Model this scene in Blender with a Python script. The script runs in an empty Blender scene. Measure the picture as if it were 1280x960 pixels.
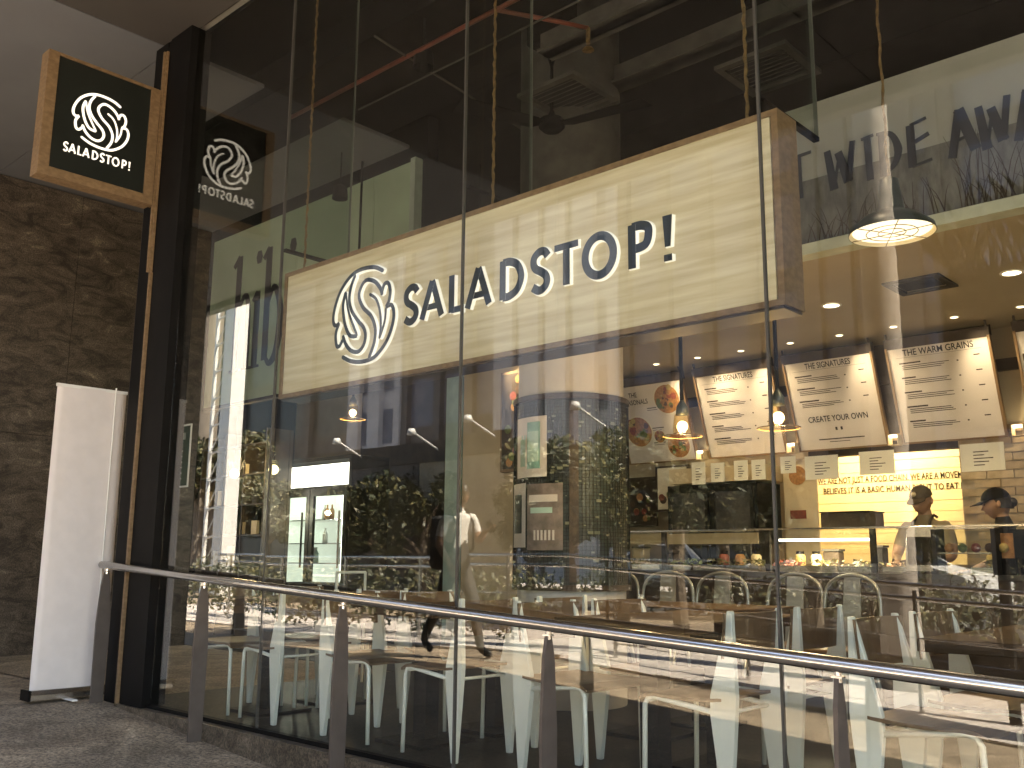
import bpy, bmesh, math, random
from mathutils import Vector, Matrix, Euler
from math import radians as rad, pi, sin, cos
random.seed(7)
S = bpy.context.scene
COL = S.collection
# ------------------------------------------------------------------ camera
YAW, PITCH, ROLL, F = 0.750835, 0.182362, 0.0084878, 1202.8
CAM = Vector((0, -3.3636, 1.0))
fw = Vector((-sin(YAW)*cos(PITCH), cos(YAW)*cos(PITCH), sin(PITCH)))
r0 = Vector((cos(YAW), sin(YAW), 0)); u0 = r0.cross(fw)
rr = cos(ROLL)*r0 + sin(ROLL)*u0; uu = -sin(ROLL)*r0 + cos(ROLL)*u0
cam = bpy.data.objects.new('camera', bpy.data.cameras.new('camera')); COL.objects.link(cam)
M3 = Matrix((rr, uu, -fw)).transposed()
cam.matrix_world = Matrix.Translation(CAM) @ M3.to_4x4()
cam.data.sensor_width = 36; cam.data.lens = F/1280*36; cam.data.clip_end = 500; cam.data.clip_start = .05
S.camera = cam
# points of the photograph carried back on to real planes of the place
def ray(x, y): return rr*((x-640)/F) - uu*((y-480)/F) + fw
def PY(x, y, Y): d = ray(x, y); return CAM + d*((Y-CAM.y)/d.y)
def PX(x, y, X): d = ray(x, y); return CAM + d*((X-CAM.x)/d.x)
def PZ(x, y, Z): d = ray(x, y); return CAM + d*((Z-CAM.z)/d.z)
# ------------------------------------------------------------------ light
w = bpy.data.worlds.new('World'); S.world = w; w.use_nodes = True
nt = w.node_tree; bg = nt.nodes['Background']
sky = nt.nodes.new('ShaderNodeTexSky'); sky.sky_type = 'NISHITA'; sky.sun_disc = False
SUN_EL = rad(58)         # light comes from +x, a little from the street side
sdir = Vector((cos(SUN_EL)*cos(rad(-19)), cos(SUN_EL)*sin(rad(-19)), sin(SUN_EL)))   # towards the sun
sky.sun_elevation = SUN_EL; sky.sun_rotation = math.atan2(sdir.x, sdir.y)
nt.links.new(sky.outputs[0], bg.inputs[0]); bg.inputs[1].default_value = 0.11
sl = bpy.data.lights.new('sun', 'SUN'); sl.energy = 5; sl.angle = rad(.5); sl.color = (1, .93, .83)
sun = bpy.data.objects.new('sun', sl); COL.objects.link(sun)
sun.rotation_euler = (-sdir).to_track_quat('-Z', 'Y').to_euler(); sun.location = (20, 5, 30)
S.view_settings.view_transform = 'Standard'; S.view_settings.look = 'None'
S.view_settings.exposure = 3.1; S.view_settings.gamma = 1
S.view_settings.use_white_balance = True; S.view_settings.white_balance_temperature = 7500; S.view_settings.white_balance_tint = 10
try:
    S.cycles.use_denoising = True; S.cycles.max_bounces = 8; S.cycles.transparent_max_bounces = 24
    S.cycles.glossy_bounces = 5; S.cycles.diffuse_bounces = 4; S.cycles.caustics_reflective = False; S.cycles.caustics_refractive = False
    S.cycles.sample_clamp_indirect = 4
except Exception: pass
# ------------------------------------------------------------------ materials
MATS = {}
def mat(name, col, rough=.6, metal=0, var=.12, scale=6, bump=0, bscale=60, emit=0, ecol=None, stretch=None, spec=.5, col2=None, detail=4):
    if name in MATS: return MATS[name]
    m = bpy.data.materials.new(name); m.use_nodes = True; n = m.node_tree; b = n.nodes['Principled BSDF']
    b.inputs['Roughness'].default_value = rough; b.inputs['Metallic'].default_value = metal
    b.inputs['Specular IOR Level'].default_value = spec
    tc = n.nodes.new('ShaderNodeTexCoord'); mp = n.nodes.new('ShaderNodeMapping')
    n.links.new(tc.outputs['Object'], mp.inputs[0])
    if stretch: mp.inputs['Scale'].default_value = stretch
    no = n.nodes.new('ShaderNodeTexNoise'); no.inputs['Scale'].default_value = scale; no.inputs['Detail'].default_value = detail
    n.links.new(mp.outputs[0], no.inputs[0])
    cr = n.nodes.new('ShaderNodeValToRGB'); n.links.new(no.outputs[0], cr.inputs[0])
    a = col2 or tuple(c*(1-var) for c in col); z = col if col2 else tuple(min(1, c*(1+var)) for c in col)
    cr.color_ramp.elements[0].position = .35; cr.color_ramp.elements[1].position = .65
    cr.color_ramp.elements[0].color = (*a, 1); cr.color_ramp.elements[1].color = (*z, 1)
    n.links.new(cr.outputs[0], b.inputs['Base Color'])
    if bump:
        n2 = n.nodes.new('ShaderNodeTexNoise'); n2.inputs['Scale'].default_value = bscale; n2.inputs['Detail'].default_value = 3
        n.links.new(mp.outputs[0], n2.inputs[0]); bp = n.nodes.new('ShaderNodeBump'); bp.inputs['Strength'].default_value = bump
        bp.inputs['Distance'].default_value = .01
        n.links.new(n2.outputs[0], bp.inputs['Height']); n.links.new(bp.outputs[0], b.inputs['Normal'])
    if emit:
        b.inputs['Emission Color'].default_value = (*(ecol or col), 1); b.inputs['Emission Strength'].default_value = emit
    MATS[name] = m; return m
def granite(name, dark, mid, light, streak=(1, 1, 1), rough=.35, s1=2.2, s2=70):
    m = mat(name, mid, rough, scale=s1, bump=.25, bscale=90, stretch=streak)
    n = m.node_tree; b = n.nodes['Principled BSDF']; mp = [q for q in n.nodes if q.type == 'MAPPING'][0]
    tc = [q for q in n.nodes if q.type == 'TEX_COORD'][0]
    cr = [q for q in n.nodes if q.type == 'VALTORGB'][0]
    no = [q for q in n.nodes if q.type == 'TEX_NOISE'][0]; no.inputs['Detail'].default_value = 9; no.inputs['Distortion'].default_value = 1.2
    no.inputs['Roughness'].default_value = .7
    cr.color_ramp.elements[0].color = (*dark, 1); cr.color_ramp.elements[1].color = (*mid, 1)
    cr.color_ramp.elements[0].position = .38; cr.color_ramp.elements[1].position = .62
    e = cr.color_ramp.elements.new(.76); e.color = (*light, 1)
    g = n.nodes.new('ShaderNodeTexNoise'); g.inputs['Scale'].default_value = s2; g.inputs['Detail'].default_value = 4; g.inputs['Roughness'].default_value = .8
    n.links.new(tc.outputs['Object'], g.inputs[0])
    r2 = n.nodes.new('ShaderNodeValToRGB'); r2.color_ramp.elements[0].position = .36; r2.color_ramp.elements[1].position = .66
    r2.color_ramp.elements[0].color = (.25, .25, .25, 1); r2.color_ramp.elements[1].color = (1.75, 1.7, 1.6, 1)
    n.links.new(g.outputs[0], r2.inputs[0])
    mx = n.nodes.new('ShaderNodeMix'); mx.data_type = 'RGBA'; mx.blend_type = 'MULTIPLY'; mx.inputs[0].default_value = 1
    n.links.new(cr.outputs[0], mx.inputs[6]); n.links.new(r2.outputs[0], mx.inputs[7]); n.links.new(mx.outputs[2], b.inputs['Base Color'])
    return m
def emis(name, col, s):
    if name in MATS: return MATS[name]
    m = bpy.data.materials.new(name); m.use_nodes = True; n = m.node_tree
    for q in list(n.nodes):
        if q.type == 'BSDF_PRINCIPLED': n.nodes.remove(q)
    e = n.nodes.new('ShaderNodeEmission'); e.inputs[0].default_value = (*col, 1); e.inputs[1].default_value = s
    n.links.new(e.outputs[0], [q for q in n.nodes if q.type == 'OUTPUT_MATERIAL'][0].inputs[0]); MATS[name] = m; return m
def glass(name, ior=1.75, tint=(.95, .975, .955), rough=0.0, dirt=0):
    if name in MATS: return MATS[name]
    m = bpy.data.materials.new(name); m.use_nodes = True; n = m.node_tree
    for q in list(n.nodes):
        if q.type == 'BSDF_PRINCIPLED': n.nodes.remove(q)
    out = [q for q in n.nodes if q.type == 'OUTPUT_MATERIAL'][0]
    geo = n.nodes.new('ShaderNodeNewGeometry')
    mm = n.nodes.new('ShaderNodeMath'); mm.operation = 'MULTIPLY_ADD'; mm.inputs[1].default_value = 1/ior-ior; mm.inputs[2].default_value = ior
    n.links.new(geo.outputs['Backfacing'], mm.inputs[0])
    fr = n.nodes.new('ShaderNodeFresnel'); n.links.new(mm.outputs[0], fr.inputs['IOR'])
    tr = n.nodes.new('ShaderNodeBsdfTransparent'); tr.inputs[0].default_value = (*tint, 1)
    gl = n.nodes.new('ShaderNodeBsdfGlossy'); gl.inputs['Roughness'].default_value = rough
    mx = n.nodes.new('ShaderNodeMixShader'); n.links.new(fr.outputs[0], mx.inputs[0]); n.links.new(tr.outputs[0], mx.inputs[1]); n.links.new(gl.outputs[0], mx.inputs[2])
    last = mx
    if dirt:
        df = n.nodes.new('ShaderNodeBsdfDiffuse'); df.inputs[0].default_value = (.8, .8, .78, 1)
        no = n.nodes.new('ShaderNodeTexNoise'); no.inputs['Scale'].default_value = 1.7; no.inputs['Detail'].default_value = 8
        tc = n.nodes.new('ShaderNodeTexCoord'); n.links.new(tc.outputs['Object'], no.inputs[0])
        q = n.nodes.new('ShaderNodeMapRange'); q.inputs[1].default_value = .45; q.inputs[2].default_value = .8; q.inputs[3].default_value = dirt*.3; q.inputs[4].default_value = dirt
        n.links.new(no.outputs[0], q.inputs[0]); m2 = n.nodes.new('ShaderNodeMixShader')
        n.links.new(q.outputs[0], m2.inputs[0]); n.links.new(mx.outputs[0], m2.inputs[1]); n.links.new(df.outputs[0], m2.inputs[2]); last = m2
    n.links.new(last.outputs[0], out.inputs[0]); MATS[name] = m; return m
M_granite = granite('streaked_granite', (.028, .021, .017), (.12, .10, .082), (.36, .31, .24), (1, .7, 1.6), rough=.6, s1=4.2, s2=75)
M_curb = granite('curb_granite', (.05, .04, .03), (.17, .14, .11), (.35, .3, .25), (1, 1, 1), s1=9, s2=70)
M_ground = granite('paving_ground', (.18, .142, .105), (.37, .30, .225), (.62, .52, .40), (1, 1, 1), rough=.8, s1=1.9, s2=48)
M_pave = mat('pale_paving', (.58, .53, .49), .8, var=.14, scale=3, bump=.2, bscale=40)
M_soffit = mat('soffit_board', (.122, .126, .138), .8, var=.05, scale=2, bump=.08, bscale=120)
M_black = mat('black_metal', (.006, .0055, .0055), .6, var=.2, spec=.12)
M_dark = mat('dark_ceiling', (.002, .0018, .0018), .9, spec=0, var=.3, scale=3)
M_duct = mat('ceiling_steel', (.03, .028, .026), .8, 0, var=.3, scale=3, spec=.1)
M_wood = mat('oak_trim', (.235, .155, .085), .5, scale=26, stretch=(1, 1, 1.6), col2=(.165, .105, .055), bump=.1, bscale=90)
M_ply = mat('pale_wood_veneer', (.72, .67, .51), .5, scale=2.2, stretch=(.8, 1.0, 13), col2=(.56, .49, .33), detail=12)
M_copper = mat('copper_strip', (.27, .17, .09), .5, .2, var=.1)
M_white = mat('white_paint', (.78, .78, .76), .5, var=.03)
M_fabric = mat('banner_fabric', (.74, .69, .68), .75, var=.03, scale=9, bump=.06, bscale=200)
M_chrome = mat('brushed_steel', (.62, .6, .58), .22, 1, var=.05, scale=20)
M_post = mat('brown_steel', (.12, .10, .09), .5, .4, var=.1, scale=10)
M_chair = mat('mint_white_steel', (.86, .9, .84), .4, var=.03)
M_seat = mat('seat_wood', (.16, .10, .055), .45, var=.15, scale=6, stretch=(8, 1, 1))
M_table = mat('table_wood', (.07, .042, .022), .75, spec=.15, var=.2, scale=5, stretch=(1, 8, 1))
M_floor = mat('dark_floor', (.008, .007, .006), .5, spec=.15, var=.3, scale=4)
M_navy = mat('navy_letter', (.018, .03, .045), .3, var=.1)
M_letw = mat('letter_white_glow', (.88, .88, .85), .4, var=.02, emit=.05)  # faint glow added to the letter sides and halo ribbons
M_lit = mat('lit_white', (.9, .9, .86), .5, var=.01, emit=.15, ecol=(1, .97, .9))
M_face = mat('sign_black', (.014, .017, .015), .3, var=.1)
M_vent = mat('painted_vent', (.06, .057, .052), .8, var=.2, spec=.1)
M_sil = mat('joint_silicone', (.06, .058, .055), .5, var=.1)
M_fin = glass('fin_glass', 1.5, (.82, .87, .84))
M_fedge = mat('fin_edge', (.16, .17, .16), .2, var=.1)
M_pane = glass('facade_glass', 1.6, (.955, .97, .955), 0, .002)
M_clear = glass('clear_glass', 1.45, (.97, .985, .975))
M_teal = mat('green_glass_panel', (.36, .46, .34), .25, var=.1, scale=1.2)
M_tan = mat('tan_plaster', (.46, .38, .27), .8, var=.08, scale=3, bump=.1)
M_cream = mat('cream_wall', (.72, .6, .4), .7, var=.06, scale=3)
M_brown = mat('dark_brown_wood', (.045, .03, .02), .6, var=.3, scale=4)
M_grey = mat('grey_bulkhead', (.33, .34, .32), .8, var=.06, scale=3)
M_mural = mat('mural_grey', (.16, .16, .15), .8, scale=9, col2=(.10, .10, .095), stretch=(3, 1, 1), bump=.1, detail=10)
M_ink = mat('black_ink', (.02, .02, .025), .6, var=.1)
M_paper = mat('menu_paper', (.74, .68, .62), .6, var=.03)
M_gold = mat('gold_rope', (.16, .10, .035), .5, .3, var=.35, scale=60)
M_rust = mat('red_pipe', (.15, .035, .018), .5, var=.25, scale=8)
M_conc = mat('column_plaster', (.6, .56, .52), .7, var=.06, scale=2, bump=.1)
M_chalk = mat('chalkboard_film', (.04, .06, .053), .5, scale=3, col2=(.015, .02, .018), var=.3)
M_aqua = mat('aqua_print', (.25, .48, .4), .5, var=.2, scale=8)
M_greenish = mat('phone_screen', (.5, .72, .62), .4, var=.05)
M_skin = mat('skin', (.38, .22, .14), .5, var=.04)
M_tee = mat('white_tee', (.82, .8, .76), .8, var=.04, bump=.2, bscale=12)
M_trouser = mat('grey_trousers', (.06, .055, .05), .8, var=.1, bump=.2, bscale=10)
M_shirtb = mat('black_shirt', (.012, .012, .014), .8, var=.15)
M_tanshirt = mat('khaki_shirt', (.24, .19, .12), .8, var=.06)
M_hair = mat('dark_hair', (.015, .01, .008), .5, var=.2)
M_leaf = mat('leaf_green', (.06, .07, .03), .5, scale=1.3, col2=(.03, .04, .018))
M_leaf2 = mat('leaf_yellow_green', (.17, .15, .06), .5, scale=2, col2=(.07, .07, .03))
M_bark = mat('bark', (.2, .16, .12), .9, var=.3, scale=8, bump=.5)
M_lettuce = mat('lettuce', (.10, .13, .04), .5, scale=9, col2=(.14, .08, .03))
M_asph = mat('asphalt', (.06, .06, .058), .85, var=.15, scale=12)
M_bld = mat('pale_facade', (.52, .49, .5), .7, var=.06, scale=1)
M_bld2 = mat('brown_facade', (.13, .11, .10), .7, var=.1, scale=1)
M_blue = mat('blue_window', (.17, .17, .21), .45, .0, var=.1, scale=1)
M_bulb = emis('warm_bulb', (1, .78, .42), 2.2)
M_down = emis('downlight_lens', (1, .85, .58), 1.4)
M_shade = mat('green_enamel', (.04, .05, .04), .35, var=.1)
M_shadein = mat('shade_inside', (.85, .78, .6), .5, var=.03)
# ------------------------------------------------------------------ helpers
def tag(o, label=None, cat=None, group=None, kind=None):
    if label: o['label'] = label
    if cat: o['category'] = cat
    if group: o['group'] = group
    if kind: o['kind'] = kind
    return o
WSET = {}
def thing(name, label, cat, loc=(0, 0, 0), rz=0, group=None, local=False):
    # parts of a thing are modelled in world coordinates unless local=True
    o = bpy.data.objects.new(name, None); COL.objects.link(o); o.location = loc; o.rotation_euler = (0, 0, rz)
    o.empty_display_size = .1
    if not local: WSET[o.name] = Vector(loc)
    return tag(o, label, cat, group)
class MB:
    def __init__(s): s.b = bmesh.new(); s.mi = 0
    def add(s, vs, fs, mi=None):
        v = [s.b.verts.new(p) for p in vs]
        for f in fs:
            try: q = s.b.faces.new([v[i] for i in f]); q.material_index = s.mi if mi is None else mi
            except ValueError: pass
        return s
    def box(s, x0, y0, z0, x1, y1, z1, mi=None):
        return s.add([(x0, y0, z0), (x1, y0, z0), (x1, y1, z0), (x0, y1, z0), (x0, y0, z1), (x1, y0, z1), (x1, y1, z1), (x0, y1, z1)],
                     [(0, 3, 2, 1), (4, 5, 6, 7), (0, 1, 5, 4), (1, 2, 6, 5), (2, 3, 7, 6), (3, 0, 4, 7)], mi)
    def obox(s, c, ax, ay, az, mi=None):   # oriented box: centre, three half axes
        c, ax, ay, az = map(Vector, (c, ax, ay, az)); vs = []
        for k in (-1, 1):
            for i, j in ((-1, -1), (1, -1), (1, 1), (-1, 1)): vs.append(c+ax*i+ay*j+az*k)
        return s.add(vs, [(0, 3, 2, 1), (4, 5, 6, 7), (0, 1, 5, 4), (1, 2, 6, 5), (2, 3, 7, 6), (3, 0, 4, 7)], mi)
    def prism(s, prof, axis, a, b, mi=None):  # 2D profile swept along an axis
        def pt(p, t): return {'x': (t, p[0], p[1]), 'y': (p[0], t, p[1]), 'z': (p[0], p[1], t)}[axis]
        n = len(prof); vs = [pt(p, a) for p in prof]+[pt(p, b) for p in prof]
        return s.add(vs, [tuple(range(n))[::-1], tuple(range(n, 2*n))]+[(i, (i+1) % n, n+(i+1) % n, n+i) for i in range(n)], mi)
    def tube(s, pts, r, n=8, mi=None, closed=False):
        pts = [Vector(p) for p in pts]; m = len(pts); rs = r if isinstance(r, (list, tuple)) else [r]*m; vs = []
        up = None
        for i, p in enumerate(pts):
            d = (pts[(i+1) % m]-pts[i-1]) if closed else (pts[min(i+1, m-1)]-pts[max(i-1, 0)])
            if d.length < 1e-9: d = Vector((0, 0, 1))
            d.normalize()
            if up is None: up = Vector((0, 0, 1)) if abs(d.z) < .9 else Vector((1, 0, 0))
            a = d.cross(up); a = a.normalized() if a.length > 1e-6 else Vector((1, 0, 0)); c = a.cross(d); up = c
            for k in range(n): t = 2*pi*k/n; vs.append(p+a*cos(t)*rs[i]+c*sin(t)*rs[i])
        fs = [(i*n+k, i*n+(k+1) % n, ((i+1) % m)*n+(k+1) % n, ((i+1) % m)*n+k) for i in range(m if closed else m-1) for k in range(n)]
        if not closed: fs += [tuple(range(n))[::-1], tuple(range((m-1)*n, m*n))]
        return s.add(vs, fs, mi)
    def lathe(s, prof, c=(0, 0, 0), n=24, mi=None):
        vs = []; c = Vector(c)
        for r, z in prof:
            for k in range(n): t = 2*pi*k/n; vs.append(c+Vector((r*cos(t), r*sin(t), z)))
        return s.add(vs, [(i*n+k, i*n+(k+1) % n, (i+1)*n+(k+1) % n, (i+1)*n+k) for i in range(len(prof)-1) for k in range(n)], mi)
    def ball(s, c, r, n=12, m=8, mi=None, sc=(1, 1, 1)):
        c = Vector(c); vs = [c+Vector((0, 0, -r*sc[2]))]
        for j in range(1, m):
            ph = -pi/2+pi*j/m
            for k in range(n): t = 2*pi*k/n; vs.append(c+Vector((r*sc[0]*cos(ph)*cos(t), r*sc[1]*cos(ph)*sin(t), r*sc[2]*sin(ph))))
        vs.append(c+Vector((0, 0, r*sc[2]))); L = len(vs)-1
        fs = [(0, 1+(k+1) % n, 1+k) for k in range(n)]+[(L, L-n+k, L-n+(k+1) % n) for k in range(n)]
        fs += [(1+j*n+k, 1+j*n+(k+1) % n, 1+(j+1)*n+(k+1) % n, 1+(j+1)*n+k) for j in range(m-2) for k in range(n)]
        return s.add(vs, fs, mi)
    def mesh(s, name, mats, smooth=False, bevel=0):
        if bevel: bmesh.ops.bevel(s.b, geom=s.b.edges[:]+s.b.verts[:], offset=bevel, segments=1, affect='EDGES')
        bmesh.ops.recalc_face_normals(s.b, faces=s.b.faces)
        me = bpy.data.meshes.new(name); s.b.to_mesh(me); s.b.free()
        for m in (mats if isinstance(mats, (list, tuple)) else [mats]): me.materials.append(m)
        if smooth:
            for p in me.polygons: p.use_smooth = True
        return me
    def build(s, name, mats, parent=None, smooth=False, bevel=0, loc=None, rot=None):
        return link(name, s.mesh(name, mats, smooth, bevel), parent, loc, rot)
def link(name, me, parent=None, loc=None, rot=None):
    o = bpy.data.objects.new(name, me); COL.objects.link(o)
    if parent:
        o.parent = parent
        if parent.name in WSET: o.matrix_parent_inverse = Matrix.Translation(-WSET[parent.name])
    if loc: o.location = loc
    if rot: o.rotation_euler = rot
    return o
KIDS = {}
def copy_tree(o, parent=None):
    c = o.copy(); COL.objects.link(c); c.parent = parent
    for ch in [k for k in bpy.data.objects if k.parent == o]: copy_tree(ch, c)
    return c
def struct(name, mb, m, parent=None, **k):
    o = mb.build(name, m, parent, **k)
    if not parent: o['kind'] = 'structure'
    return o
def box(name, m, a, b, parent=None, bevel=0): return MB().box(*a, *b).build(name, m, parent, bevel=bevel)
def gz(x): return -.066*(min(max(x, -7.2), 6)+7.2)
# smooth curve through points
def spline(pts, k=6, closed=False):
    P = [Vector((*p, 0)) if len(p) == 2 else Vector(p) for p in pts]; n = len(P); out = []
    for i in range(n if closed else n-1):
        p0 = P[i-1] if (i > 0 or closed) else P[0]; p1 = P[i]; p2 = P[(i+1) % n]; p3 = P[(i+2) % n] if (i+2 < n or closed) else P[-1]
        for j in range(k):
            t = j/k; out.append(.5*((2*p1)+(p2-p0)*t+(2*p0-5*p1+4*p2-p3)*t*t+(3*p1-p0-3*p2+p3)*t**3))
    if not closed: out.append(P[-1])
    return out
def ribbon(mb, pts, width, depth, fn, smooth=6, closed=False, rnd=False, base=0):
    """flat raised stroke; fn(u,v,d) -> 3D. material 0 the face, 1 the sides. width: number or list (start..end)"""
    C = spline(pts, smooth, closed) if smooth else [Vector((*p, 0)) for p in pts]
    m = len(C); L, Rr = [], []
    for i, p in enumerate(C):
        d = (C[(i+1) % m]-C[i-1]) if closed else (C[min(i+1, m-1)]-C[max(i-1, 0)]); d.normalize(); nn = Vector((-d.y, d.x, 0))
        t = i/(m-1); wd = width if not isinstance(width, (list, tuple)) else width[0]+(width[1]-width[0])*t if len(width) == 2 else (width[0]*(1-2*t)+width[1]*2*t if t < .5 else width[1]*(2-2*t)+width[2]*(2*t-1))
        if rnd and not closed and (i == 0 or i == m-1): wd *= .55
        L.append(p+nn*wd/2); Rr.append(p-nn*wd/2)
    vs = [fn(q.x, q.y, depth) for q in L]+[fn(q.x, q.y, depth) for q in Rr]+[fn(q.x, q.y, base) for q in L]+[fn(q.x, q.y, base) for q in Rr]
    seg = range(m if closed else m-1)
    mb.add(vs, [(i, (i+1) % m, m+(i+1) % m, m+i) for i in seg], 0)
    fs = [(i, (i+1) % m, 2*m+(i+1) % m, 2*m+i) for i in seg]+[(m+i, m+(i+1) % m, 3*m+(i+1) % m, 3*m+i) for i in seg]
    if not closed: fs += [(0, m, 3*m, 2*m), (m-1, 2*m-1, 4*m-1, 3*m-1)]
    mb.add(vs, fs, 1)
EMB = [[(.68, .81), (.38, .95), (-.01, 1), (-.32, .97), (-.59, .85), (-.83, .64), (-.98, .38), (-1.05, .13), (-1.02, -.04), (-.92, -.09), (-.82, -.05)],
 [(-.82, -.05), (-.92, -.22), (-.93, -.38), (-.88, -.54), (-.78, -.56), (-.67, -.44)],
 [(-.68, -.34), (-.54, -.57), (-.33, -.73), (-.09, -.77), (.08, -.65), (.13, -.46), (.05, -.28), (-.17, -.09), (-.39, .15), (-.49, .4), (-.45, .67), (-.3, .93)],
 [(-.63, .61), (-.71, .35), (-.68, .09), (-.58, -.18), (-.41, -.39), (-.16, -.43)],
 [(-.63, .61), (-.55, .27), (-.42, -.01), (-.16, -.43)],
 [(.65, .31), (.58, .46), (.37, .65), (.09, .73), (-.09, .61), (-.15, .41), (.01, .15), (.3, -.08), (.45, -.36), (.43, -.66), (.26, -.97)],
 [(.62, .34), (.7, .52), (.83, .53), (.91, .36), (.88, .15), (.78, .03)],
 [(.78, .03), (.96, .05), (1.05, -.13), (1.01, -.39), (.85, -.67), (.6, -.88), (.37, -.98), (.01, -1), (-.36, -.94), (-.69, -.8)],
 [(.2, .41), (.44, .26), (.59, -.04), (.63, -.36), (.59, -.6)], [(.78, .03), (.75, -.26), (.59, -.6)]]
def emblem(name, parent, mats, fn, su, sv, wd, depth, halo=0):
    if halo:
        mb = MB()
        for i, st in enumerate(EMB): ribbon(mb, [(p[0]*su, p[1]*sv) for p in st], wd+halo, .004-.0003*i, fn, 5, rnd=True)
        mb.build('halo_edge', [M_letw, M_letw], parent)  # wider white ribbon paints a backlit halo round the strokes
    mb = MB()
    for i, st in enumerate(EMB): ribbon(mb, [(p[0]*su, p[1]*sv) for p in st], wd*(1 if i not in (4, 8, 9) else .75), depth-.0004*i, fn, 5, rnd=True)
    return mb.build(name, mats, parent)
GL = {'S': [([(.93, .82), (.75, .95), (.45, .97), (.17, .86), (.12, .7), (.25, .57), (.55, .47), (.82, .35), (.88, .19), (.7, .06), (.4, .02), (.07, .13)], 6)],
 'A': [([(.03, -.0), (.5, 1.0)], 0), ([(.5, 1.0), (.97, 0)], 0), ([(.2, .3), (.8, .3)], 0)],
 'L': [([(.12, 1), (.12, 0)], 0), ([(.12, .06), (1, .06)], 0)],
 'D': [([(.08, 1), (.08, 0)], 0), ([(.08, .94), (.42, .93), (.76, .8), (.93, .5), (.76, .2), (.42, .07), (.08, .06)], 6)],
 'T': [([(0, .94), (1, .94)], 0), ([(.5, .94), (.5, 0)], 0)],
 'O': [([(.5+.44*cos(t*pi/6), .5+.46*sin(t*pi/6)) for t in range(12)], -4)],
 'P': [([(.12, 1), (.12, 0)], 0), ([(.12, .94), (.55, .94), (.88, .86), (.92, .69), (.8, .5), (.5, .44), (.12, .44)], 5)],
 '!': [([(.5, 1), (.5, .3)], 0), ([(.5, .13), (.5, -.02)], 0)]}
WORD = [('S', -4.05, -3.935), ('A', -3.905, -3.735), ('L', -3.675, -3.575), ('A', -3.545, -3.375), ('D', -3.295, -3.145), ('S', -3.085, -2.97),
        ('T', -2.935, -2.785), ('O', -2.755, -2.565), ('P', -2.485, -2.37), ('!', -2.3, -2.255)]
def word(parent, mats, fn, u0, u1, v0, v1, wd, depth, pname='letter', halo=0):
    a, b = WORD[0][1], WORD[-1][2]
    for k, (ch, x0, x1) in enumerate(WORD):
        mb = MB(); s = (u1-u0)/(b-a); X0 = u0+(x0-a)*s; X1 = u0+(x1-a)*s
        for j, (pts, sm) in enumerate(GL[ch]):
            q = [(X0+p[0]*(X1-X0), v0+p[1]*(v1-v0)) for p in pts]
            wj = wd*(.8 if (ch == 'A' and j == 2) or (ch in 'TL' and j == (0 if ch == 'T' else 1)) else 1)
            if ch == '!' and j == 0: wj = [wd*1.2, wd*.7]
            ribbon(mb, q, wj, depth-.0005*j, fn, abs(sm), sm < 0)
            if halo:
                if j == 0: hb_ = MB()
                ribbon(hb_, q, [t+halo for t in wj] if isinstance(wj, list) else wj+halo, .004-.0005*j, fn, abs(sm), sm < 0)
        lo = mb.build(pname, mats, parent)
        if halo: hb_.build('halo_edge', [M_letw, M_letw], lo)
def text(name, body, size, m, parent, M, extrude=.001, align='CENTER', wide=1.0):
    cu = bpy.data.curves.new(name, 'FONT'); cu.body = body; cu.size = size; cu.extrude = extrude; cu.align_x = align; cu.resolution_u = 3; cu.offset = size*.012
    o = bpy.data.objects.new('t', cu); COL.objects.link(o); dg = bpy.context.evaluated_depsgraph_get(); dg.update()
    me = bpy.data.meshes.new_from_object(o.evaluated_get(dg)); me.name = name
    bpy.data.objects.remove(o); me.materials.clear(); me.materials.append(m)
    me.transform(M @ Matrix.Diagonal((wide, 1, 1, 1))); return link(name, me, parent)
FACE = Matrix(((1, 0, 0, 0), (0, 0, -1, 0), (0, 1, 0, 0), (0, 0, 0, 1)))   # text plane facing -y
def lamp(kind, loc, e, col=(1, .75, .45), parent=None, size=.05, tgt=None, cone=60, blend=.6):
    l = bpy.data.lights.new('lamp_light', kind); l.energy = e; l.color = col
    if kind == 'AREA': l.size = size
    else: l.shadow_soft_size = size
    if kind == 'SPOT': l.spot_size = rad(cone); l.spot_blend = blend
    o = bpy.data.objects.new('lamp_light', l); COL.objects.link(o); o.location = loc
    if tgt is not None: o.rotation_euler = (Vector(tgt)-Vector(loc)).to_track_quat('-Z', 'Y').to_euler()
    if parent:
        o.parent = parent
        if parent.name in WSET: o.matrix_parent_inverse = Matrix.Translation(-WSET[parent.name])
    return o
# ================================================================== THE SETTING
def sheet(x0, y0, x1, y1, dz, xs=()):
    mb = MB(); X = sorted({x0, x1, *[x for x in (-7.2, 6, *xs) if x0 < x < x1]})
    for a, b in zip(X, X[1:]): mb.add([(a, y0, gz(a)+dz), (b, y0, gz(b)+dz), (b, y1, gz(b)+dz), (a, y1, gz(a)+dz)], [(0, 1, 2, 3)])
    return mb
struct('ground', sheet(-90, -90, 90, .03, -.012).add([(-15, .03, -.012), (-7.0, .03, -.012), (-7.0, 2.7, -.012), (-15, 2.7, -.012)], [(0, 1, 2, 3)]), M_ground)
struct('recess_ground', MB().add([(-14, .03, -.002), (-7.02, .03, -.002), (-7.02, 2.6, -.002), (-14, 2.6, -.002)], [(0, 1, 2, 3)]), M_ground)
struct('shop_floor', MB().box(-7.02, .06, -.2, 3, 7.6, 0), M_floor)
struct('neighbour_floor', MB().box(-14, 2.6, -.2, -7.03, 9, .004), M_floor)
struct('floor_slab_edge', MB().box(-7, .03, -1.2, 3, .055, -.01), M_curb)
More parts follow.
